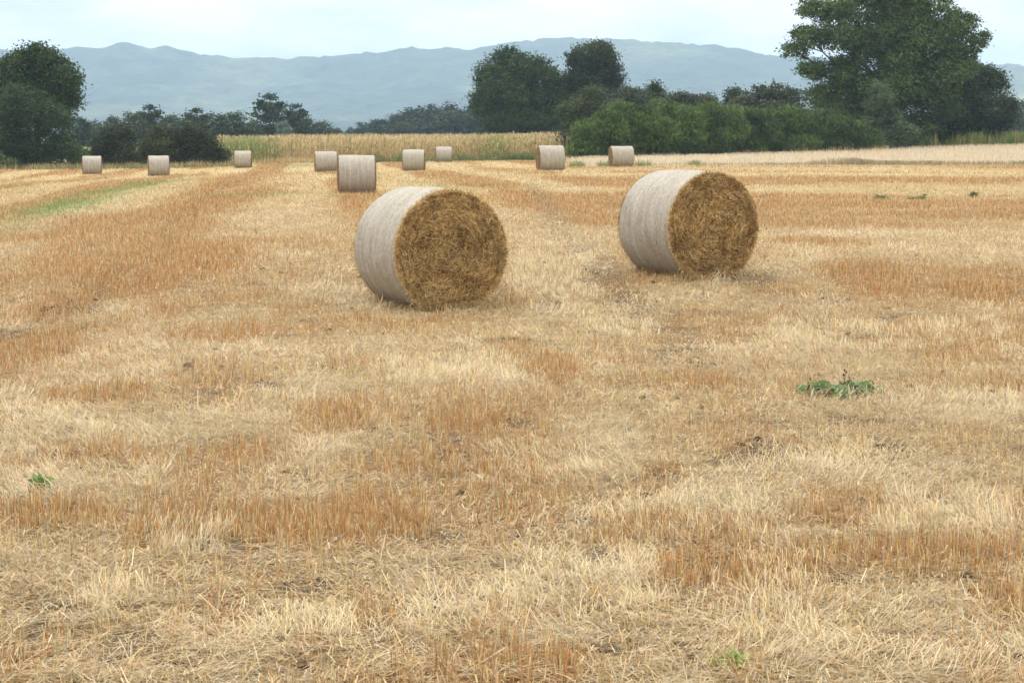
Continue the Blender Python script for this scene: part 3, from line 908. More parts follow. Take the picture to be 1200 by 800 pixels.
BARK = (0.085, 0.065, 0.05)
def wood_mesh(base_z, trunk_x, trunk_r, lobes, cents, r, extra=70, fork=0.35, twigs=True):
    A = Acc()
    L0 = np.array([l[:3] for l in lobes])
    top = L0[:, 2].max()
    zf = base_z + (L0[:, 2].min() - base_z) * 0.8 + 0.2
    # leader
    pts = []; rad = []
    hN = 7
    topc = L0[np.argmax(L0[:, 2])]
    for i in range(hN + 1):
        t = i / hN
        x = trunk_x + (topc[0] - trunk_x) * t ** 1.5 + 0.12 * math.sin(3 * t + trunk_x)
        y = topc[1] * t ** 1.5 * 0.6
        pts.append((x, y, base_z - 0.15 + (top - base_z) * t)); rad.append(trunk_r * (1 - 0.85 * t) * (1.35 if i == 0 else 1))
    v, f, c = tube(pts, rad, 9); A.add(v, f, np.array(BARK))
    pts = np.array(pts)
    for l in lobes:
        lc = np.array(l[:3])
        t = np.clip(((lc[2] - base_z) * r.uniform(0.4, 0.65)) / (top - base_z), 0.08, 0.9)
        s = np.array([np.interp(t, np.linspace(0, 1, hN + 1), pts[:, k]) for k in range(3)])
        mid = s * 0.5 + lc * 0.5 + np.array([0, 0, -0.08 * np.linalg.norm(lc - s)]) + r.normal(0, 0.12, 3)
        rr = trunk_r * (1 - 0.8 * t) * 0.5
        v, f, c = tube([s, s * 0.75 + mid * 0.25, mid, lc], [rr, rr * 0.85, rr * 0.6, rr * 0.25], 6); A.add(v, f, np.array(BARK))
        if twigs and len(cents):
            d = np.linalg.norm(cents - lc, axis=1)
            near = np.where(d < max(l[3:6]) * 1.2)[0]
            if len(near):
                for q in r.choice(near, min(extra // len(lobes) + 4, len(near)), replace=False):
                    e = cents[q]; m_ = (lc + e) / 2 + r.normal(0, 0.08, 3)
                    v, f, c = tube([lc * 0.7 + mid * 0.3, m_, e], [rr * 0.28, rr * 0.18, rr * 0.05 + 0.006], 4); A.add(v, f, np.array(BARK))
    return A.build("trunk", smooth=True)

def plant_tree(name, label, cat, Y, base_px, base_py, lobes_px, total, size, cols, trunk_r=0.25, sigma=0.35, group=None, seed=1, upright=False, depth=1.0, trunk="trunk", crown="crown", thin=1.0, fill=0.55, nsub=5, base_z=None):
    r = np.random.default_rng(seed)
    b = at(base_px, base_py, Y)
    bz = gz1(b.x, Y) if base_z is None else base_z
    k = Y / F
    lobes = []
    for (px, py, rx, ry) in lobes_px:
        p = at(px, py, Y)
        rad = (rx + ry) / 2 * k
        dy = r.uniform(-0.6, 0.6) * rad * 0.8 * depth
        lobes.append((p.x - b.x, dy, p.z - bz, rx * k, rad * depth, ry * k))
    big = list(lobes); lobes = []
    for (lx, ly, lz, rx, ry_, rz) in big:
        lobes.append((lx, ly, lz, rx * 0.86, ry_ * 0.86, rz * 0.86))
        for _ in range(nsub):
            d = r.normal(0, 1, 3); d[2] += 0.25; d /= np.linalg.norm(d)
            q = r.uniform(0.34, 0.52)
            lobes.append((lx + d[0] * rx * 0.68, ly + d[1] * ry_ * 0.68, max(lz + d[2] * rz * 0.68, rz * q * 0.7), rx * q, ry_ * q, rz * q))
    root = empty(name, (b.x, Y, bz))
    tag(root, label, cat, group)
    v, f, c, cents = leaves_in_lobes(lobes, int(total * 1.5), size, cols, r, sigma, thin, upright, fill)
    v[:, 2] = np.maximum(v[:, 2], 0.03 + 0.05 * np.sin(v[:, 0] * 9))
    link(crown, mesh_from(crown, v, f, color=c), M_leaf, root)
    link(trunk, wood_mesh(0.0, 0.0, trunk_r, big, cents, r), M_bark, root)
    return root

OAK = ((0.021, 0.040, 0.013), (0.054, 0.086, 0.024))
GREY = ((0.040, 0.055, 0.030), (0.075, 0.090, 0.048))
BROOM = ((0.030, 0.054, 0.014), (0.105, 0.160, 0.038))
BIG = ((0.028, 0.050, 0.016), (0.085, 0.130, 0.036))
LITE = ((0.060, 0.090, 0.035), (0.11, 0.15, 0.06))

# left edge: tall oak with a rounder lower tree in front of it
plant_tree("oak_tree", "tall dark oak rising at the left edge with open rounded crown", "tree", 188, 45, 197,
    [(40, 78, 30, 25), (14, 92, 26, 26), (70, 92, 22, 20), (60, 118, 26, 20), (25, 118, 34, 26), (78, 112, 15, 16), (-18, 100, 22, 28), (70, 134, 18, 12), (30, 66, 18, 13)],
    26000, 0.22, OAK, 0.32, 0.30, seed=101, group=None)
plant_tree("round_tree", "low broad dark tree at the left edge in front of the tall oak", "tree", 176, 38, 198,
    [(30, 128, 34, 28), (60, 148, 26, 26), (5, 150, 30, 30), (40, 170, 42, 24), (70, 172, 20, 20), (15, 178, 34, 18), (-30, 160, 26, 34), (45, 185, 38, 12)],
    30000, 0.17, ((0.024, 0.046, 0.018), (0.055, 0.086, 0.034)), 0.25, 0.28, seed=102)
plant_tree("shrub", "bright green leafy bush at the very left edge of the field", "bush", 172, 4, 199,
    [(4, 190, 12, 9), (-10, 186, 12, 12), (14, 194, 8, 5)], 3500, 0.14, LITE, 0.05, 0.14, seed=103)
plant_tree("shrub", "low green bush between the leftmost bale and the round dark tree", "bush", 185, 90, 197,
    [(85, 180, 12, 10), (96, 184, 12, 9), (90, 190, 16, 7)], 4000, 0.14, ((0.04, 0.07, 0.02), (0.08, 0.12, 0.035)), 0.05, 0.16, seed=104)
plant_tree("shrub", "dark rounded bush directly behind the leftmost bale", "bush", 178, 137, 197,
    [(135, 168, 24, 22), (120, 178, 18, 18), (150, 180, 18, 18), (135, 188, 32, 10), (145, 158, 14, 12)], 14000, 0.15, ((0.026, 0.036, 0.018), (0.052, 0.062, 0.030)), 0.1, 0.22, seed=105, group="rounded bushes at the left field edge")
plant_tree("shrub", "bush behind the second bale from the left with a yellowing side", "bush", 179, 190, 197,
    [(186, 166, 16, 20), (178, 180, 14, 14), (195, 178, 18, 16), (188, 190, 22, 8)], 11000, 0.15, ((0.034, 0.044, 0.018), (0.075, 0.082, 0.032)), 0.1, 0.2, seed=106, group="rounded bushes at the left field edge")
plant_tree("shrub", "broad dark bush between the second and third bales from the left", "bush", 179, 228, 196,
    [(222, 166, 22, 20), (242, 172, 20, 18), (210, 180, 20, 15), (250, 182, 16, 13), (230, 188, 34, 9), (262, 186, 9, 9)], 15000, 0.15, ((0.026, 0.036, 0.018), (0.052, 0.062, 0.030)), 0.1, 0.22, seed=107, group="rounded bushes at the left field edge")

# two big dark oaks behind the maize
plant_tree("oak_tree", "broad dark oak behind the right end of the maize, left of its twin", "tree", 262, 605, 156,
    [(607, 78, 34, 22), (585, 98, 30, 26), (630, 98, 32, 28), (600, 120, 46, 26), (575, 125, 24, 24), (640, 128, 30, 24), (610, 145, 50, 16), (568, 90, 12, 18), (560, 120, 8, 14), (640, 92, 12, 16)],
    42000, 0.26, OAK, 0.45, 0.34, seed=110)
plant_tree("oak_tree", "dark oak with a high open crown, right of the broad oak", "tree", 264, 692, 160,
    [(694, 66, 27, 17), (676, 72, 12, 11), (710, 82, 18, 20), (690, 94, 30, 22), (665, 104, 18, 18), (700, 116, 30, 20), (680, 130, 34, 20), (722, 100, 8, 12), (655, 122, 14, 14)],
    32000, 0.26, ((0.022, 0.036, 0.016), (0.042, 0.058, 0.022)), 0.4, 0.34, seed=111)
plant_tree("shrub", "olive green shrubby tree with pale top in front of the twin oaks", "bush", 188, 690, 190,
    [(694, 116, 22, 14), (674, 132, 18, 16), (712, 130, 20, 16), (690, 146, 32, 18), (670, 160, 16, 18), (700, 164, 30, 18), (682, 178, 22, 11)],
    17000, 0.17, ((0.045, 0.060, 0.026), (0.095, 0.115, 0.052)), 0.16, 0.22, seed=112)

# the long broom hedge
HG = "green broom bushes of the long hedge"
for i, (lab, px, Y, lob) in enumerate([
    ("low left end bush of the long green hedge, beside the olive shrub", 700, 181, [(690, 160, 22, 20), (712, 152, 24, 20), (700, 174, 34, 14)]),
    ("bright green bush of the hedge right behind the bale beside the bleached grass", 745, 184, [(738, 140, 30, 20), (760, 150, 28, 22), (740, 168, 40, 18)]),
    ("tallest bright bush of the green hedge, above and left of the right-hand big bale", 792, 188, [(785, 138, 32, 19), (806, 148, 28, 22), (790, 166, 40, 20)]),
    ("hedge bush with bright green top, directly above the right-hand big bale", 838, 190, [(832, 138, 28, 16), (850, 150, 26, 22), (835, 168, 36, 18)]),
    ("darker green hedge bush, right of the one above the big bale", 882, 192, [(878, 142, 28, 17), (895, 152, 24, 20), (880, 168, 36, 17)]),
    ("hedge bush with light green crest, left of the big spreading tree", 928, 193, [(924, 142, 26, 17), (942, 152, 24, 18), (928, 168, 36, 16)]),
    ("low sloping hedge bush at the foot of the big spreading tree", 968, 194, [(958, 146, 25, 18), (982, 154, 24, 17), (966, 172, 34, 12)]),
    ("smallest low bush at the right end of the hedge", 1006, 196, [(1000, 160, 20, 15), (1016, 166, 16, 12)])]):
    plant_tree("broom_bush", lab, "bush", Y, px, 184, lob, 20000, 0.15, [BROOM, ((0.032, 0.055, 0.015), (0.112, 0.168, 0.040)), ((0.029, 0.050, 0.016), (0.092, 0.135, 0.037))][(0, 1, 0, 1, 2, 0, 2, 2)[i]], 0.08, 0.22, group=HG, seed=120 + i, upright=True, depth=0.9, nsub=9)
# greyer trees behind the hedge
for i, (lab, px, py, Y, lob, cols) in enumerate([
    ("dark pointed fir showing over the left half of the hedge", 768, 150, 240, [(768, 104, 5, 8), (767, 112, 12, 9), (768, 124, 20, 12), (768, 140, 26, 14)], OAK),
    ("grey green tree just right of the twin oaks, over the hedge", 740, 150, 238, [(738, 110, 14, 8), (745, 120, 26, 14), (735, 135, 30, 14)], GREY),
    ("grey green tree over the middle of the hedge", 808, 150, 236, [(800, 117, 18, 9), (822, 122, 18, 9), (810, 135, 34, 14)], GREY),
    ("broad grey green willow behind the hedge, left of the big spreading tree", 905, 155, 225, [(912, 110, 22, 11), (890, 116, 26, 12), (930, 118, 22, 14), (905, 130, 48, 16), (870, 128, 22, 12)], GREY),
    ("dark tree filling the gap between the hedge end and the biggest tree", 975, 155, 222, [(972, 128, 20, 14), (990, 138, 22, 16), (965, 146, 26, 14)], GREY),
    ("small dark tree between the grey trees over the hedge", 862, 150, 245, [(860, 110, 7, 6), (862, 120, 14, 10), (865, 134, 24, 12)], OAK)]):
    plant_tree("hedgerow_tree", lab, "tree", Y, px, py + 20, lob, 9000, 0.24, cols, 0.15, 0.3, group="trees showing over the long hedge", seed=140 + i)

# the big spreading tree at the right and what grows under it
plant_tree("spreading_tree", "biggest tree at the right, spreading open crown cut by the top of the photo", "tree", 206, 1050, 174,
    [(1000, 10, 34, 22), (960, 12, 24, 16), (1040, -12, 44, 24), (1090, 0, 32, 24), (1120, 28, 24, 20), (948, 46, 24, 15), (932, 60, 16, 9), (985, 45, 32, 20), (1030, 35, 38, 26), (1080, 45, 36, 26),
     (1125, 58, 24, 20), (1148, 46, 12, 9), (955, 82, 20, 13), (990, 85, 28, 18), (1060, 78, 38, 26), (1105, 85, 28, 24), (1010, 108, 30, 24), (1055, 118, 34, 26), (975, 108, 22, 18), (1095, 120, 28, 24), (1000, 136, 34, 22), (1070, 148, 40, 18), (1010, 62, 22, 14),
     (1048, 52, 34, 28), (1098, 62, 30, 26), (1040, 104, 40, 28), (1090, 102, 34, 26), (1075, 22, 28, 20), (1128, 78, 18, 16)],
    105000, 0.235, BIG, 0.45, 0.27, seed=160, fill=0.42)
plant_tree("willow_tree", "dark drooping tree under the right side of the biggest tree", "tree", 209, 1140, 174,
    [(1145, 92, 28, 16), (1165, 104, 20, 18), (1125, 110, 30, 22), (1160, 130, 28, 24), (1125, 138, 36, 24), (1178, 130, 12, 20), (1150, 154, 42, 14), (1110, 152, 30, 18)],
    38000, 0.20, ((0.030, 0.045, 0.024), (0.060, 0.080, 0.042)), 0.25, 0.3, seed=161)
plant_tree("small_tree", "light grey green young tree in front of the biggest tree trunk", "tree", 200, 1038, 179,
    [(1032, 106, 10, 10), (1030, 122, 18, 14), (1042, 138, 20, 15), (1028, 148, 22, 16), (1044, 160, 26, 16), (1030, 170, 20, 8)],
    17000, 0.17, ((0.055, 0.080, 0.040), (0.10, 0.135, 0.068)), 0.14, 0.2, seed=162)
plant_tree("shrub", "low round bush at the foot of the light young tree", "bush", 201, 1060, 179,
    [(1062, 166, 14, 9), (1052, 170, 14, 8)], 4500, 0.15, BIG, 0.05, 0.16, seed=163)

# ---- far trees: a few models, copied
def proto(seed, kind):
    r = np.random.default_rng(seed)
    if kind == "round":
        lobes = [(0, 0, 6.0, 2.6, 2.6, 2.2), (-1.6, .3, 4.6, 2.0, 2.0, 1.9), (1.7, -.3, 4.4, 2.1, 2.1, 2.0), (0, 0, 2.8, 3.0, 2.6, 1.8), (.6, .4, 7.4, 1.4, 1.4, 1.2)]
        cols = ((0.026, 0.042, 0.022), (0.052, 0.072, 0.034)); n = 4200
    elif kind == "tall":
        lobes = [(0, 0, 7.6, 1.7, 1.7, 1.5), (-1.3, .2, 6.0, 1.7, 1.7, 1.4), (1.3, -.2, 6.2, 1.8, 1.6, 1.3), (0.2, 0, 4.4, 2.2, 2.2, 1.4), (-.5, 0, 3.0, 1.6, 1.6, 1.2)]
        cols = ((0.030, 0.046, 0.026), (0.050, 0.072, 0.038)); n = 3800
    elif kind == "pine":
        lobes = [(0, 0, 8.2, 0.7, .7, 1.0), (0.1, 0, 7.0, 1.2, 1.2, 0.9), (-.1, 0, 5.6, 1.6, 1.6, 1.0), (0, 0, 4.0, 1.9, 1.9, 1.1), (0, 0, 2.4, 1.9, 1.9, 1.2)]
        cols = ((0.020, 0.036, 0.022), (0.036, 0.056, 0.030)); n = 3000
    v, f, c, cents = leaves_in_lobes(lobes, n, 0.42, cols, r, 0.36)
    me = mesh_from("crown", v, f, color=c); me.materials.append(M_leaf)
    w = wood_mesh(0, 0, 0.18, lobes, cents, r, extra=16); w.materials.append(M_bark)
    return me, w
PR = {k: [proto(s, k) for s in ss] for k, ss in (("round", (1, 2, 3)), ("tall", (4, 5)), ("pine", (6, 7, 8)))}
HT = {"round": 8.6, "tall": 9.1, "pine": 9.2}
protos_used = {}
def far_tree(name, kind, px, top_py, Y, label, group, widen=1.0):
    x = (px - 600) / F * Y
    z = float(zbase(np.array([x]), np.array([Y]))[0])
    h = at(px, top_py, Y).z - z
    me, w = PR[kind][random.randrange(len(PR[kind]))]
    s = h / HT[kind]
    key = me.name
    if key not in protos_used:
        root = empty(name, (x, Y, z)); a = link("crown", me, None, root); b = link("trunk", w, None, root)
        protos_used[key] = (root, a, b)
    else:
        r0, a0, b0 = protos_used[key]
        root = r0.copy(); root.name = name; COL.objects.link(root)
        for ch in (a0, b0):
            c = ch.copy(); c.parent = root; COL.objects.link(c)
        root.location = (x, Y, z)
    root.rotation_euler = (0, 0, random.uniform(0, 6.28))
    root.scale = (s * widen, s * widen, s)
    tag(root, label, "tree", group)
    return root

GT = "trees of the far treeline on the left"
for (kind, px, top, Y, lab, wd) in [
    ("pine", 97, 135, 330, "narrow dark tree right beside the tall oak, over the leftmost bale", 1.4),
    ("round", 112, 141, 330, "light rounded tree over the gap right of the leftmost bale", 1.0),
    ("round", 135, 136, 320, "rounded tree over the left part of the dark bushes", 1.1),
    ("round", 158, 132, 310, "grey green rounded tree left of the pointed tree over the second bale", 1.1),
    ("tall", 177, 123, 330, "pointed tree standing above the second bale from the left", 1.2),
    ("round", 203, 134, 320, "rounded tree just right of the pointed tree over the second bale", 1.1),
    ("tall", 232, 127, 330, "higher tree above the broad dark bush at the left", 1.3),
    ("round", 252, 132, 340, "rounded tree left of the third bale, above the bush end", 1.2),
    ("round", 275, 131, 345, "wide low tree straight above the third bale", 1.3),
    ("tall", 318, 110, 350, "highest tree of the left treeline, fine open crown", 1.15),
    ("round", 296, 142, 340, "low tree left of the highest tree in the left treeline", 1.1),
    ("tall", 348, 122, 352, "dark tree just right of the highest one in the left treeline", 1.1),
    ("round", 362, 138, 350, "low dark tree second to the right of the highest treeline tree", 1.0),
    ("round", 380, 142, 360, "last rounded tree at the right end of the left treeline", 1.2),
    ("round", 122, 146, 300, "low tree behind the gap between the leftmost two bales", 1.4),
    ("round", 218, 140, 300, "squat tree filling the band between the pointed tree and the higher one", 1.5),
    ("round", 308, 146, 365, "low tree behind the highest tree of the left treeline, on its left side", 1.6),
    ("round", 395, 150, 380, "lowest tree where the left treeline dips down to the maize", 1.3),
    ("pine", 337, 146, 335, "small conifer under the highest tree of the left treeline", 1.6)]:
    far_tree("field_tree", kind, px, top, Y, lab, GT, wd)
t_ = plant_tree("shrub", "pale blue green bush under the highest tree of the left treeline", "bush", 300, 332, 168,
    [(332, 150, 7, 6), (332, 157, 9, 6)], 2500, 0.22, ((0.10, 0.14, 0.11), (0.15, 0.19, 0.15)), 0.06, 0.2, seed=170)

PW = "pines of the distant wood behind the maize"
r = np.random.default_rng(8)
prof_x = [395, 410, 430, 455, 470, 490, 520, 545, 570, 600, 640]
prof_y = [158, 150, 142, 134, 128, 126, 123, 121, 118, 118, 118]
x = 396.0
while x < 640:
    top = float(np.interp(x, prof_x, prof_y)) + r.normal(0, 2.0) + (3 if r.random() < 0.3 else 0)
    far_tree("pine_tree", "pine", x, top, 560 + r.uniform(-25, 25), "dark pine in the rising wood behind the maize, left of the twin oaks", PW, 1.7)
    far_tree("pine_tree", "pine" if r.random() < 0.6 else "round", x + r.uniform(-3, 3), top + 8 + r.uniform(0, 4), 515 + r.uniform(-15, 15), "dark pine in the rising wood behind the maize, left of the twin oaks", PW, 1.8)
    x += r.uniform(6, 9.5)
# trees far off beyond the right edge and between
GR = "distant trees beyond the right edge trees"
for (px, top, Y) in [(1178, 128, 420), (1192, 118, 430), (1206, 122, 425), (1225, 116, 440)]:
    far_tree("distant_tree", "round", px, top, Y, "blue green distant tree right of the drooping tree at the right edge", GR, 1.2)

# ------------------------------------------------------------------ weeds on the field
def weed(label, px, py, w_px, h_px, n_leaf, dark_stems, seed, cols=((0.10, 0.17, 0.07), (0.20, 0.29, 0.13)), grp=None):
    r = np.random.default_rng(seed)
    Y = CAM_H * F / (py - 158.0)
    for _ in range(3):
        z = float(zbase(np.array([0.0]), np.array([Y]))[0]); Y = (CAM_H - z) * F / (py - 158.0)
    X = (px - 600) / F * Y
    k = Y / F
    root = empty("weed", (X, Y, gz1(X, Y)))
    tag(root, label, "weed", grp)
    W = w_px * k / 2; H = h_px * k
    # stems sprawl out from one root, leaves sit along them
    A = Acc(); B = Acc(); leafc = []
    for i in range(max(4, n_leaf // 26)):
        az = r.uniform(0, 2 * PI); R_ = W * r.uniform(0.3, 1.0)
        e = np.array([math.cos(az) * R_, math.sin(az) * R_ * 0.8, H * r.uniform(0.35, 0.9) * (1 - 0.45 * (R_ / W) ** 2)])
        pts = [np.zeros(3), e * np.array([0.5, 0.5, 0.35]) + r.normal(0, 0.01, 3), e]
        v, f, c = tube(pts, [0.004, 0.003, 0.0015], 5); A.add(v, f, np.array([0.12, 0.13, 0.05]))
        for t in np.linspace(0.2, 1, 26):
            leafc.append(e * t ** np.array([1, 1, 1.3]) + r.normal(0, 0.018 * max(1, W * 3), 3))
    C = np.array(leafc); C[:, 2] = np.abs(C[:, 2]) + 0.01; n = len(C)
    a = r.normal(0, 1, (n, 3)); a[:, 2] = np.abs(a[:, 2]) * 0.5; a /= np.linalg.norm(a, axis=1)[:, None]
    b = np.cross(a, r.normal(0, 1, (n, 3))); b /= np.linalg.norm(b, axis=1)[:, None]
    s = r.uniform(0.020, 0.050, (n, 1)) * max(1, Y / 25)
    v, f = fill_quads(C, a * s, b * s * 0.36)
    t = r.random((n, 1)); col = np.array(cols[0]) * (1 - t) + np.array(cols[1]) * t
    link("foliage", mesh_from("foliage", v, f, color=np.repeat(col, 4, axis=0)), M_leaf, root)
    for (sx, hh) in dark_stems:
        hx = sx * k; hz = hh * k
        pts = [np.array([hx * 0.4, 0, 0]), np.array([hx * 0.8, 0.02, hz * 0.55]), np.array([hx, 0.0, hz])]
        v, f, c = tube(pts, [0.003, 0.0022, 0.0015], 5); A.add(v, f, np.array([0.07, 0.05, 0.03]))
        for q in range(14):
            tt = r.uniform(0.45, 1.0)
            p = pts[1] * (1 - tt) + pts[2] * tt + r.normal(0, 0.012, 3)
            aa = r.normal(0, 1, (1, 3)); bb = r.normal(0, 1, (1, 3))
            v, f = fill_quads(p[None], aa * 0.006, bb * 0.0035); A.add(v, f, np.array([0.06, 0.045, 0.03]))
    link("stems", A.build("stems"), M_bark, root)
    return root
weed("sprawling green weed with dark dry seed stems, right half of the foreground", 985, 466, 108, 19, 1200, [(-34, 22), (8, 30), (13, 24), (44, 18)], 1)
weed("small green sprout by itself near the left edge of the foreground", 40, 580, 14, 14, 60, [], 2, ((0.12, 0.2, 0.05), (0.2, 0.3, 0.08)))
weed("low green weed far right on the field, left one of two near the bleached strip", 1033, 235, 24, 5, 160, [], 3, ((0.17, 0.21, 0.09), (0.26, 0.29, 0.13)))
weed("low green weed beside the darker one, middle of the far right patch", 1074, 235, 28, 5, 160, [], 4, ((0.18, 0.21, 0.09), (0.26, 0.29, 0.13)))
weed("upright green weed nearest the right edge of the field, far off", 1141, 232, 11, 7, 110, [], 5, ((0.17, 0.21, 0.09), (0.26, 0.29, 0.13)))
weed("tiny yellow green shoots at the bottom edge, right of centre", 860, 792, 40, 12, 30, [], 6, ((0.26, 0.32, 0.08), (0.34, 0.38, 0.13)))

# ------------------------------------------------------------------ hills
def build_hills():
    R0 = 5200.0
    pxs = [-400, -100, 0, 70, 95, 110, 130, 150, 165, 180, 195, 215, 235, 270, 320, 370, 405, 450, 500, 560, 600, 625, 645, 670, 700, 740, 770, 800, 850, 880, 905, 960, 1020, 1110, 1200, 1350, 1700]
    pys = [80, 66, 60, 60, 57, 59, 55, 51, 55, 59, 55, 60, 64, 68, 70, 67, 66, 61, 58, 57, 52, 49, 45, 45, 47, 46, 50, 51, 56, 60, 64, 70, 73, 76, 77, 80, 90]
    px_w = [(p - 600) / F * R0 for p in pxs]
    hh = [(158 - p) / F * R0 + CAM_H for p in pys]
    ys = np.concatenate([np.linspace(1700, 3200, 20), np.linspace(3240, 5200, 170), np.linspace(5260, 8500, 30)])
    xs = np.linspace(-3600, 3600, 560)
    X, Y = np.meshgrid(xs, ys)
    H = np.interp(X, px_w, hh)
    t = np.clip((Y - 3300) / (R0 - 3300), 0, 1)
    rise = t ** 1.15
    spur = (fbm(X / 900, Y / 2600, 600, 4) - 0.5) * 2
    gull = np.abs(fbm(X / 420 + 0.3 * Y / 700, Y / 1500, 610, 4) - 0.5) * 2
    body = H * rise + (spur * 45 - gull * 75) * np.sin(PI * np.clip(t, 0, 1)) ** 0.8
    back = sstep(5250, 7600, Y)
    Z = body * (1 - 0.9 * back)
    Z += (fbm(X / 60, Y / 90, 620, 3) - 0.5) * 14 * sstep(2100, 3000, Y) + (vnoise(X / 15.0, Y / 60, 633) - 0.5) * 9.0 * sstep(2300, 4000, Y)
    Z = Z * sstep(1750, 2300, Y) - 6 * (1 - sstep(1750, 2300, Y))
    wood = np.array([0.018, 0.030, 0.026]); wood2 = np.array([0.060, 0.080, 0.050]); field = np.array([0.30, 0.26, 0.15]); heath = np.array([0.085, 0.10, 0.05])
    n1 = fbm(X / 260, Y / 500, 640, 4)[..., None]; n2 = fbm(X / 60, Y / 120, 650, 3)[..., None]
    c = wood * (1 - n2) + wood2 * n2
    hm = sstep(0.5, 0.66, n1); c = c * (1 - hm) + heath * hm; c = c * (0.55 + 0.9 * fbm(X / 25, Y / 45, 655, 2)[..., None])
    fm = sstep(0.64, 0.68, fbm(X / 190, Y / 210, 660, 2)) * sstep(300, 900, X) * (1 - sstep(4400, 5000, Y))
    fm = fm[..., None]; c = c * (1 - fm) + field * fm
    ny, nx = X.shape; idx = np.arange(ny * nx).reshape(ny, nx)
    f = np.stack([idx[:-1, :-1], idx[:-1, 1:], idx[1:, 1:], idx[1:, :-1]], -1).reshape(-1, 4)
    me = mesh_from("hills", np.stack([X, Y, Z], -1).reshape(-1, 3), f, color=c.reshape(-1, 3), smooth=True)
    m = tint_mat("wooded_slopes", 0.9, 0.05, 0.0, noise_scale=0.06, noise_amt=0.5)
    tag(link("hills", me, m), kind="structure")
build_hills()

# ------------------------------------------------------------------ air
def build_haze(density):
    x0, x1, y0, y1, z0, z1 = -8000, 8000, -500, 12500, -14, 330
    v = [(x, y, z) for z in (z0, z1) for y in (y0, y1) for x in (x0, x1)]
    f = [(0, 2, 3, 1), (4, 5, 7, 6), (0, 1, 5, 4), (1, 3, 7, 5), (3, 2, 6, 7), (2, 0, 4, 6)]
    me = mesh_from("haze", v, np.array(f))
    m, nt, out = new_mat("air")
    pv = nt.nodes.new("ShaderNodeVolumePrincipled")
    pv.inputs["Color"].default_value = (0.56, 0.75, 1.0, 1); pv.inputs["Density"].default_value = density
    pv.inputs["Anisotropy"].default_value = 0.0
    nt.links.new(pv.outputs[0], out.inputs["Volume"])
    tag(link("haze", me, m), kind="stuff")
build_haze(1.6e-4)

# ------------------------------------------------------------------ sky and light
SUN_EL, SUN_AZ = math.radians(58), math.radians(-50)     # azimuth from +Y, clockwise
w = bpy.data.worlds.new("World"); S.world = w; w.use_nodes = True
nt = w.node_tree; nt.nodes.clear()
L_ = nt.links
sky = nt.nodes.new("ShaderNodeTexSky"); sky.sky_type = 'NISHITA'; sky.sun_disc = False
sky.sun_elevation = SUN_EL; sky.sun_rotation = SUN_AZ; sky.air_density = 1.0; sky.dust_density = 2.0
tc = nt.nodes.new("ShaderNodeTexCoord")
sep = nt.nodes.new("ShaderNodeSeparateXYZ"); L_.new(tc.outputs["Generated"], sep.inputs[0])
mp = nt.nodes.new("ShaderNodeMapping"); mp.inputs["Scale"].default_value = (1.0, 1.0, 3.2); mp.inputs["Location"].default_value = (0.4, 1.1, 0.0)
L_.new(tc.outputs["Generated"], mp.inputs["Vector"])
nz = nt.nodes.new("ShaderNodeTexNoise"); nz.inputs["Scale"].default_value = 13.0; nz.inputs["Detail"].default_value = 6; nz.inputs["Roughness"].default_value = 0.5
L_.new(mp.outputs[0], nz.inputs["Vector"])
mr = nt.nodes.new("ShaderNodeMapRange"); mr.inputs["From Min"].default_value = 0.35; mr.inputs["From Max"].default_value = 0.62
mr.inputs["To Min"].default_value = 0.0; mr.inputs["To Max"].default_value = 1.0
L_.new(nz.outputs["Fac"], mr.inputs["Value"])
cl = nt.nodes.new("ShaderNodeMix"); cl.data_type = 'RGBA'
cl.inputs["A"].default_value = (8.9, 9.7, 9.6, 1); cl.inputs["B"].default_value = (14.6, 14.0, 13.0, 1)
L_.new(mr.outputs["Result"], cl.inputs["Factor"])
zr = nt.nodes.new("ShaderNodeMapRange"); zr.inputs["From Min"].default_value = 0.05; zr.inputs["From Max"].default_value = 0.9
zr.inputs["To Min"].default_value = 1.0; zr.inputs["To Max"].default_value = 2.3
L_.new(sep.outputs["Z"], zr.inputs["Value"])
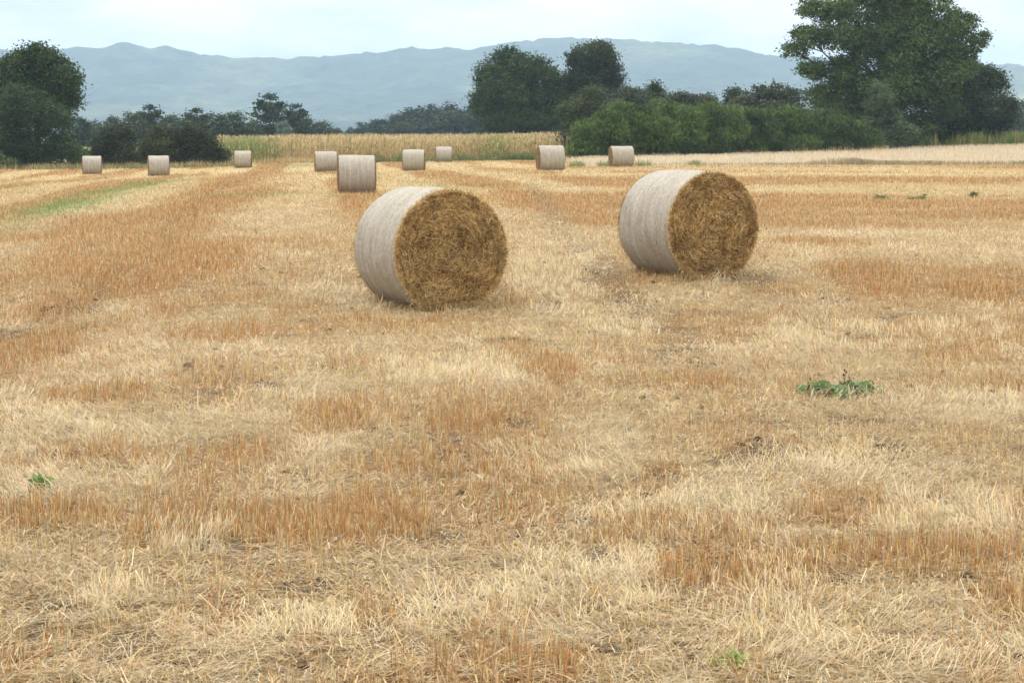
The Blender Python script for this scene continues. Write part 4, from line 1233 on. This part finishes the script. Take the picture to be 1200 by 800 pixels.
vm = nt.nodes.new("ShaderNodeVectorMath"); vm.operation = 'SCALE'
L_.new(cl.outputs["Result"], vm.inputs[0]); L_.new(zr.outputs["Result"], vm.inputs["Scale"])
mx = nt.nodes.new("ShaderNodeMix"); mx.data_type = 'RGBA'; mx.inputs["Factor"].default_value = 0.9
L_.new(sky.outputs[0], mx.inputs["A"]); L_.new(vm.outputs[0], mx.inputs["B"])
bg = nt.nodes.new("ShaderNodeBackground"); bg.inputs["Strength"].default_value = 0.1
L_.new(mx.outputs["Result"], bg.inputs["Color"])
wo = nt.nodes.new("ShaderNodeOutputWorld"); L_.new(bg.outputs[0], wo.inputs["Surface"])

sd = bpy.data.lights.new("sun", 'SUN'); sd.energy = 1.2; sd.angle = math.radians(22); sd.color = (1.0, 0.96, 0.9)
so = bpy.data.objects.new("sun", sd); COL.objects.link(so)
dirv = Vector((math.sin(SUN_AZ) * math.cos(SUN_EL), math.cos(SUN_AZ) * math.cos(SUN_EL), math.sin(SUN_EL)))
so.rotation_euler = dirv.to_track_quat('Z', 'Y').to_euler()
so.location = (0, 0, 50)

# ------------------------------------------------------------------ camera
cd = bpy.data.cameras.new("camera"); co = bpy.data.objects.new("camera", cd); COL.objects.link(co)
cd.sensor_width = 36.0; cd.lens = 36.0 * F / 1200.0
cd.clip_start = 0.5; cd.clip_end = 30000
co.location = (0, 0, CAM_H); co.rotation_euler = (math.pi / 2 - PITCH, 0, 0)
S.camera = co

S.view_settings.view_transform = 'Standard'; S.view_settings.look = 'None'
S.view_settings.exposure = 0.13; S.view_settings.gamma = 1.0; S.view_settings.use_curve_mapping = False
S.render.engine = 'CYCLES'
cy = S.cycles
cy.max_bounces = 6; cy.diffuse_bounces = 3; cy.glossy_bounces = 2; cy.transmission_bounces = 4; cy.volume_bounces = 1; cy.transparent_max_bounces = 8
cy.use_denoising = True
try:
    cy.denoiser = 'OPENIMAGEDENOISE'; cy.denoising_input_passes = 'RGB_ALBEDO_NORMAL'
except Exception: pass
cy.filter_width = 1.6 if hasattr(cy, "filter_width") else 1.5
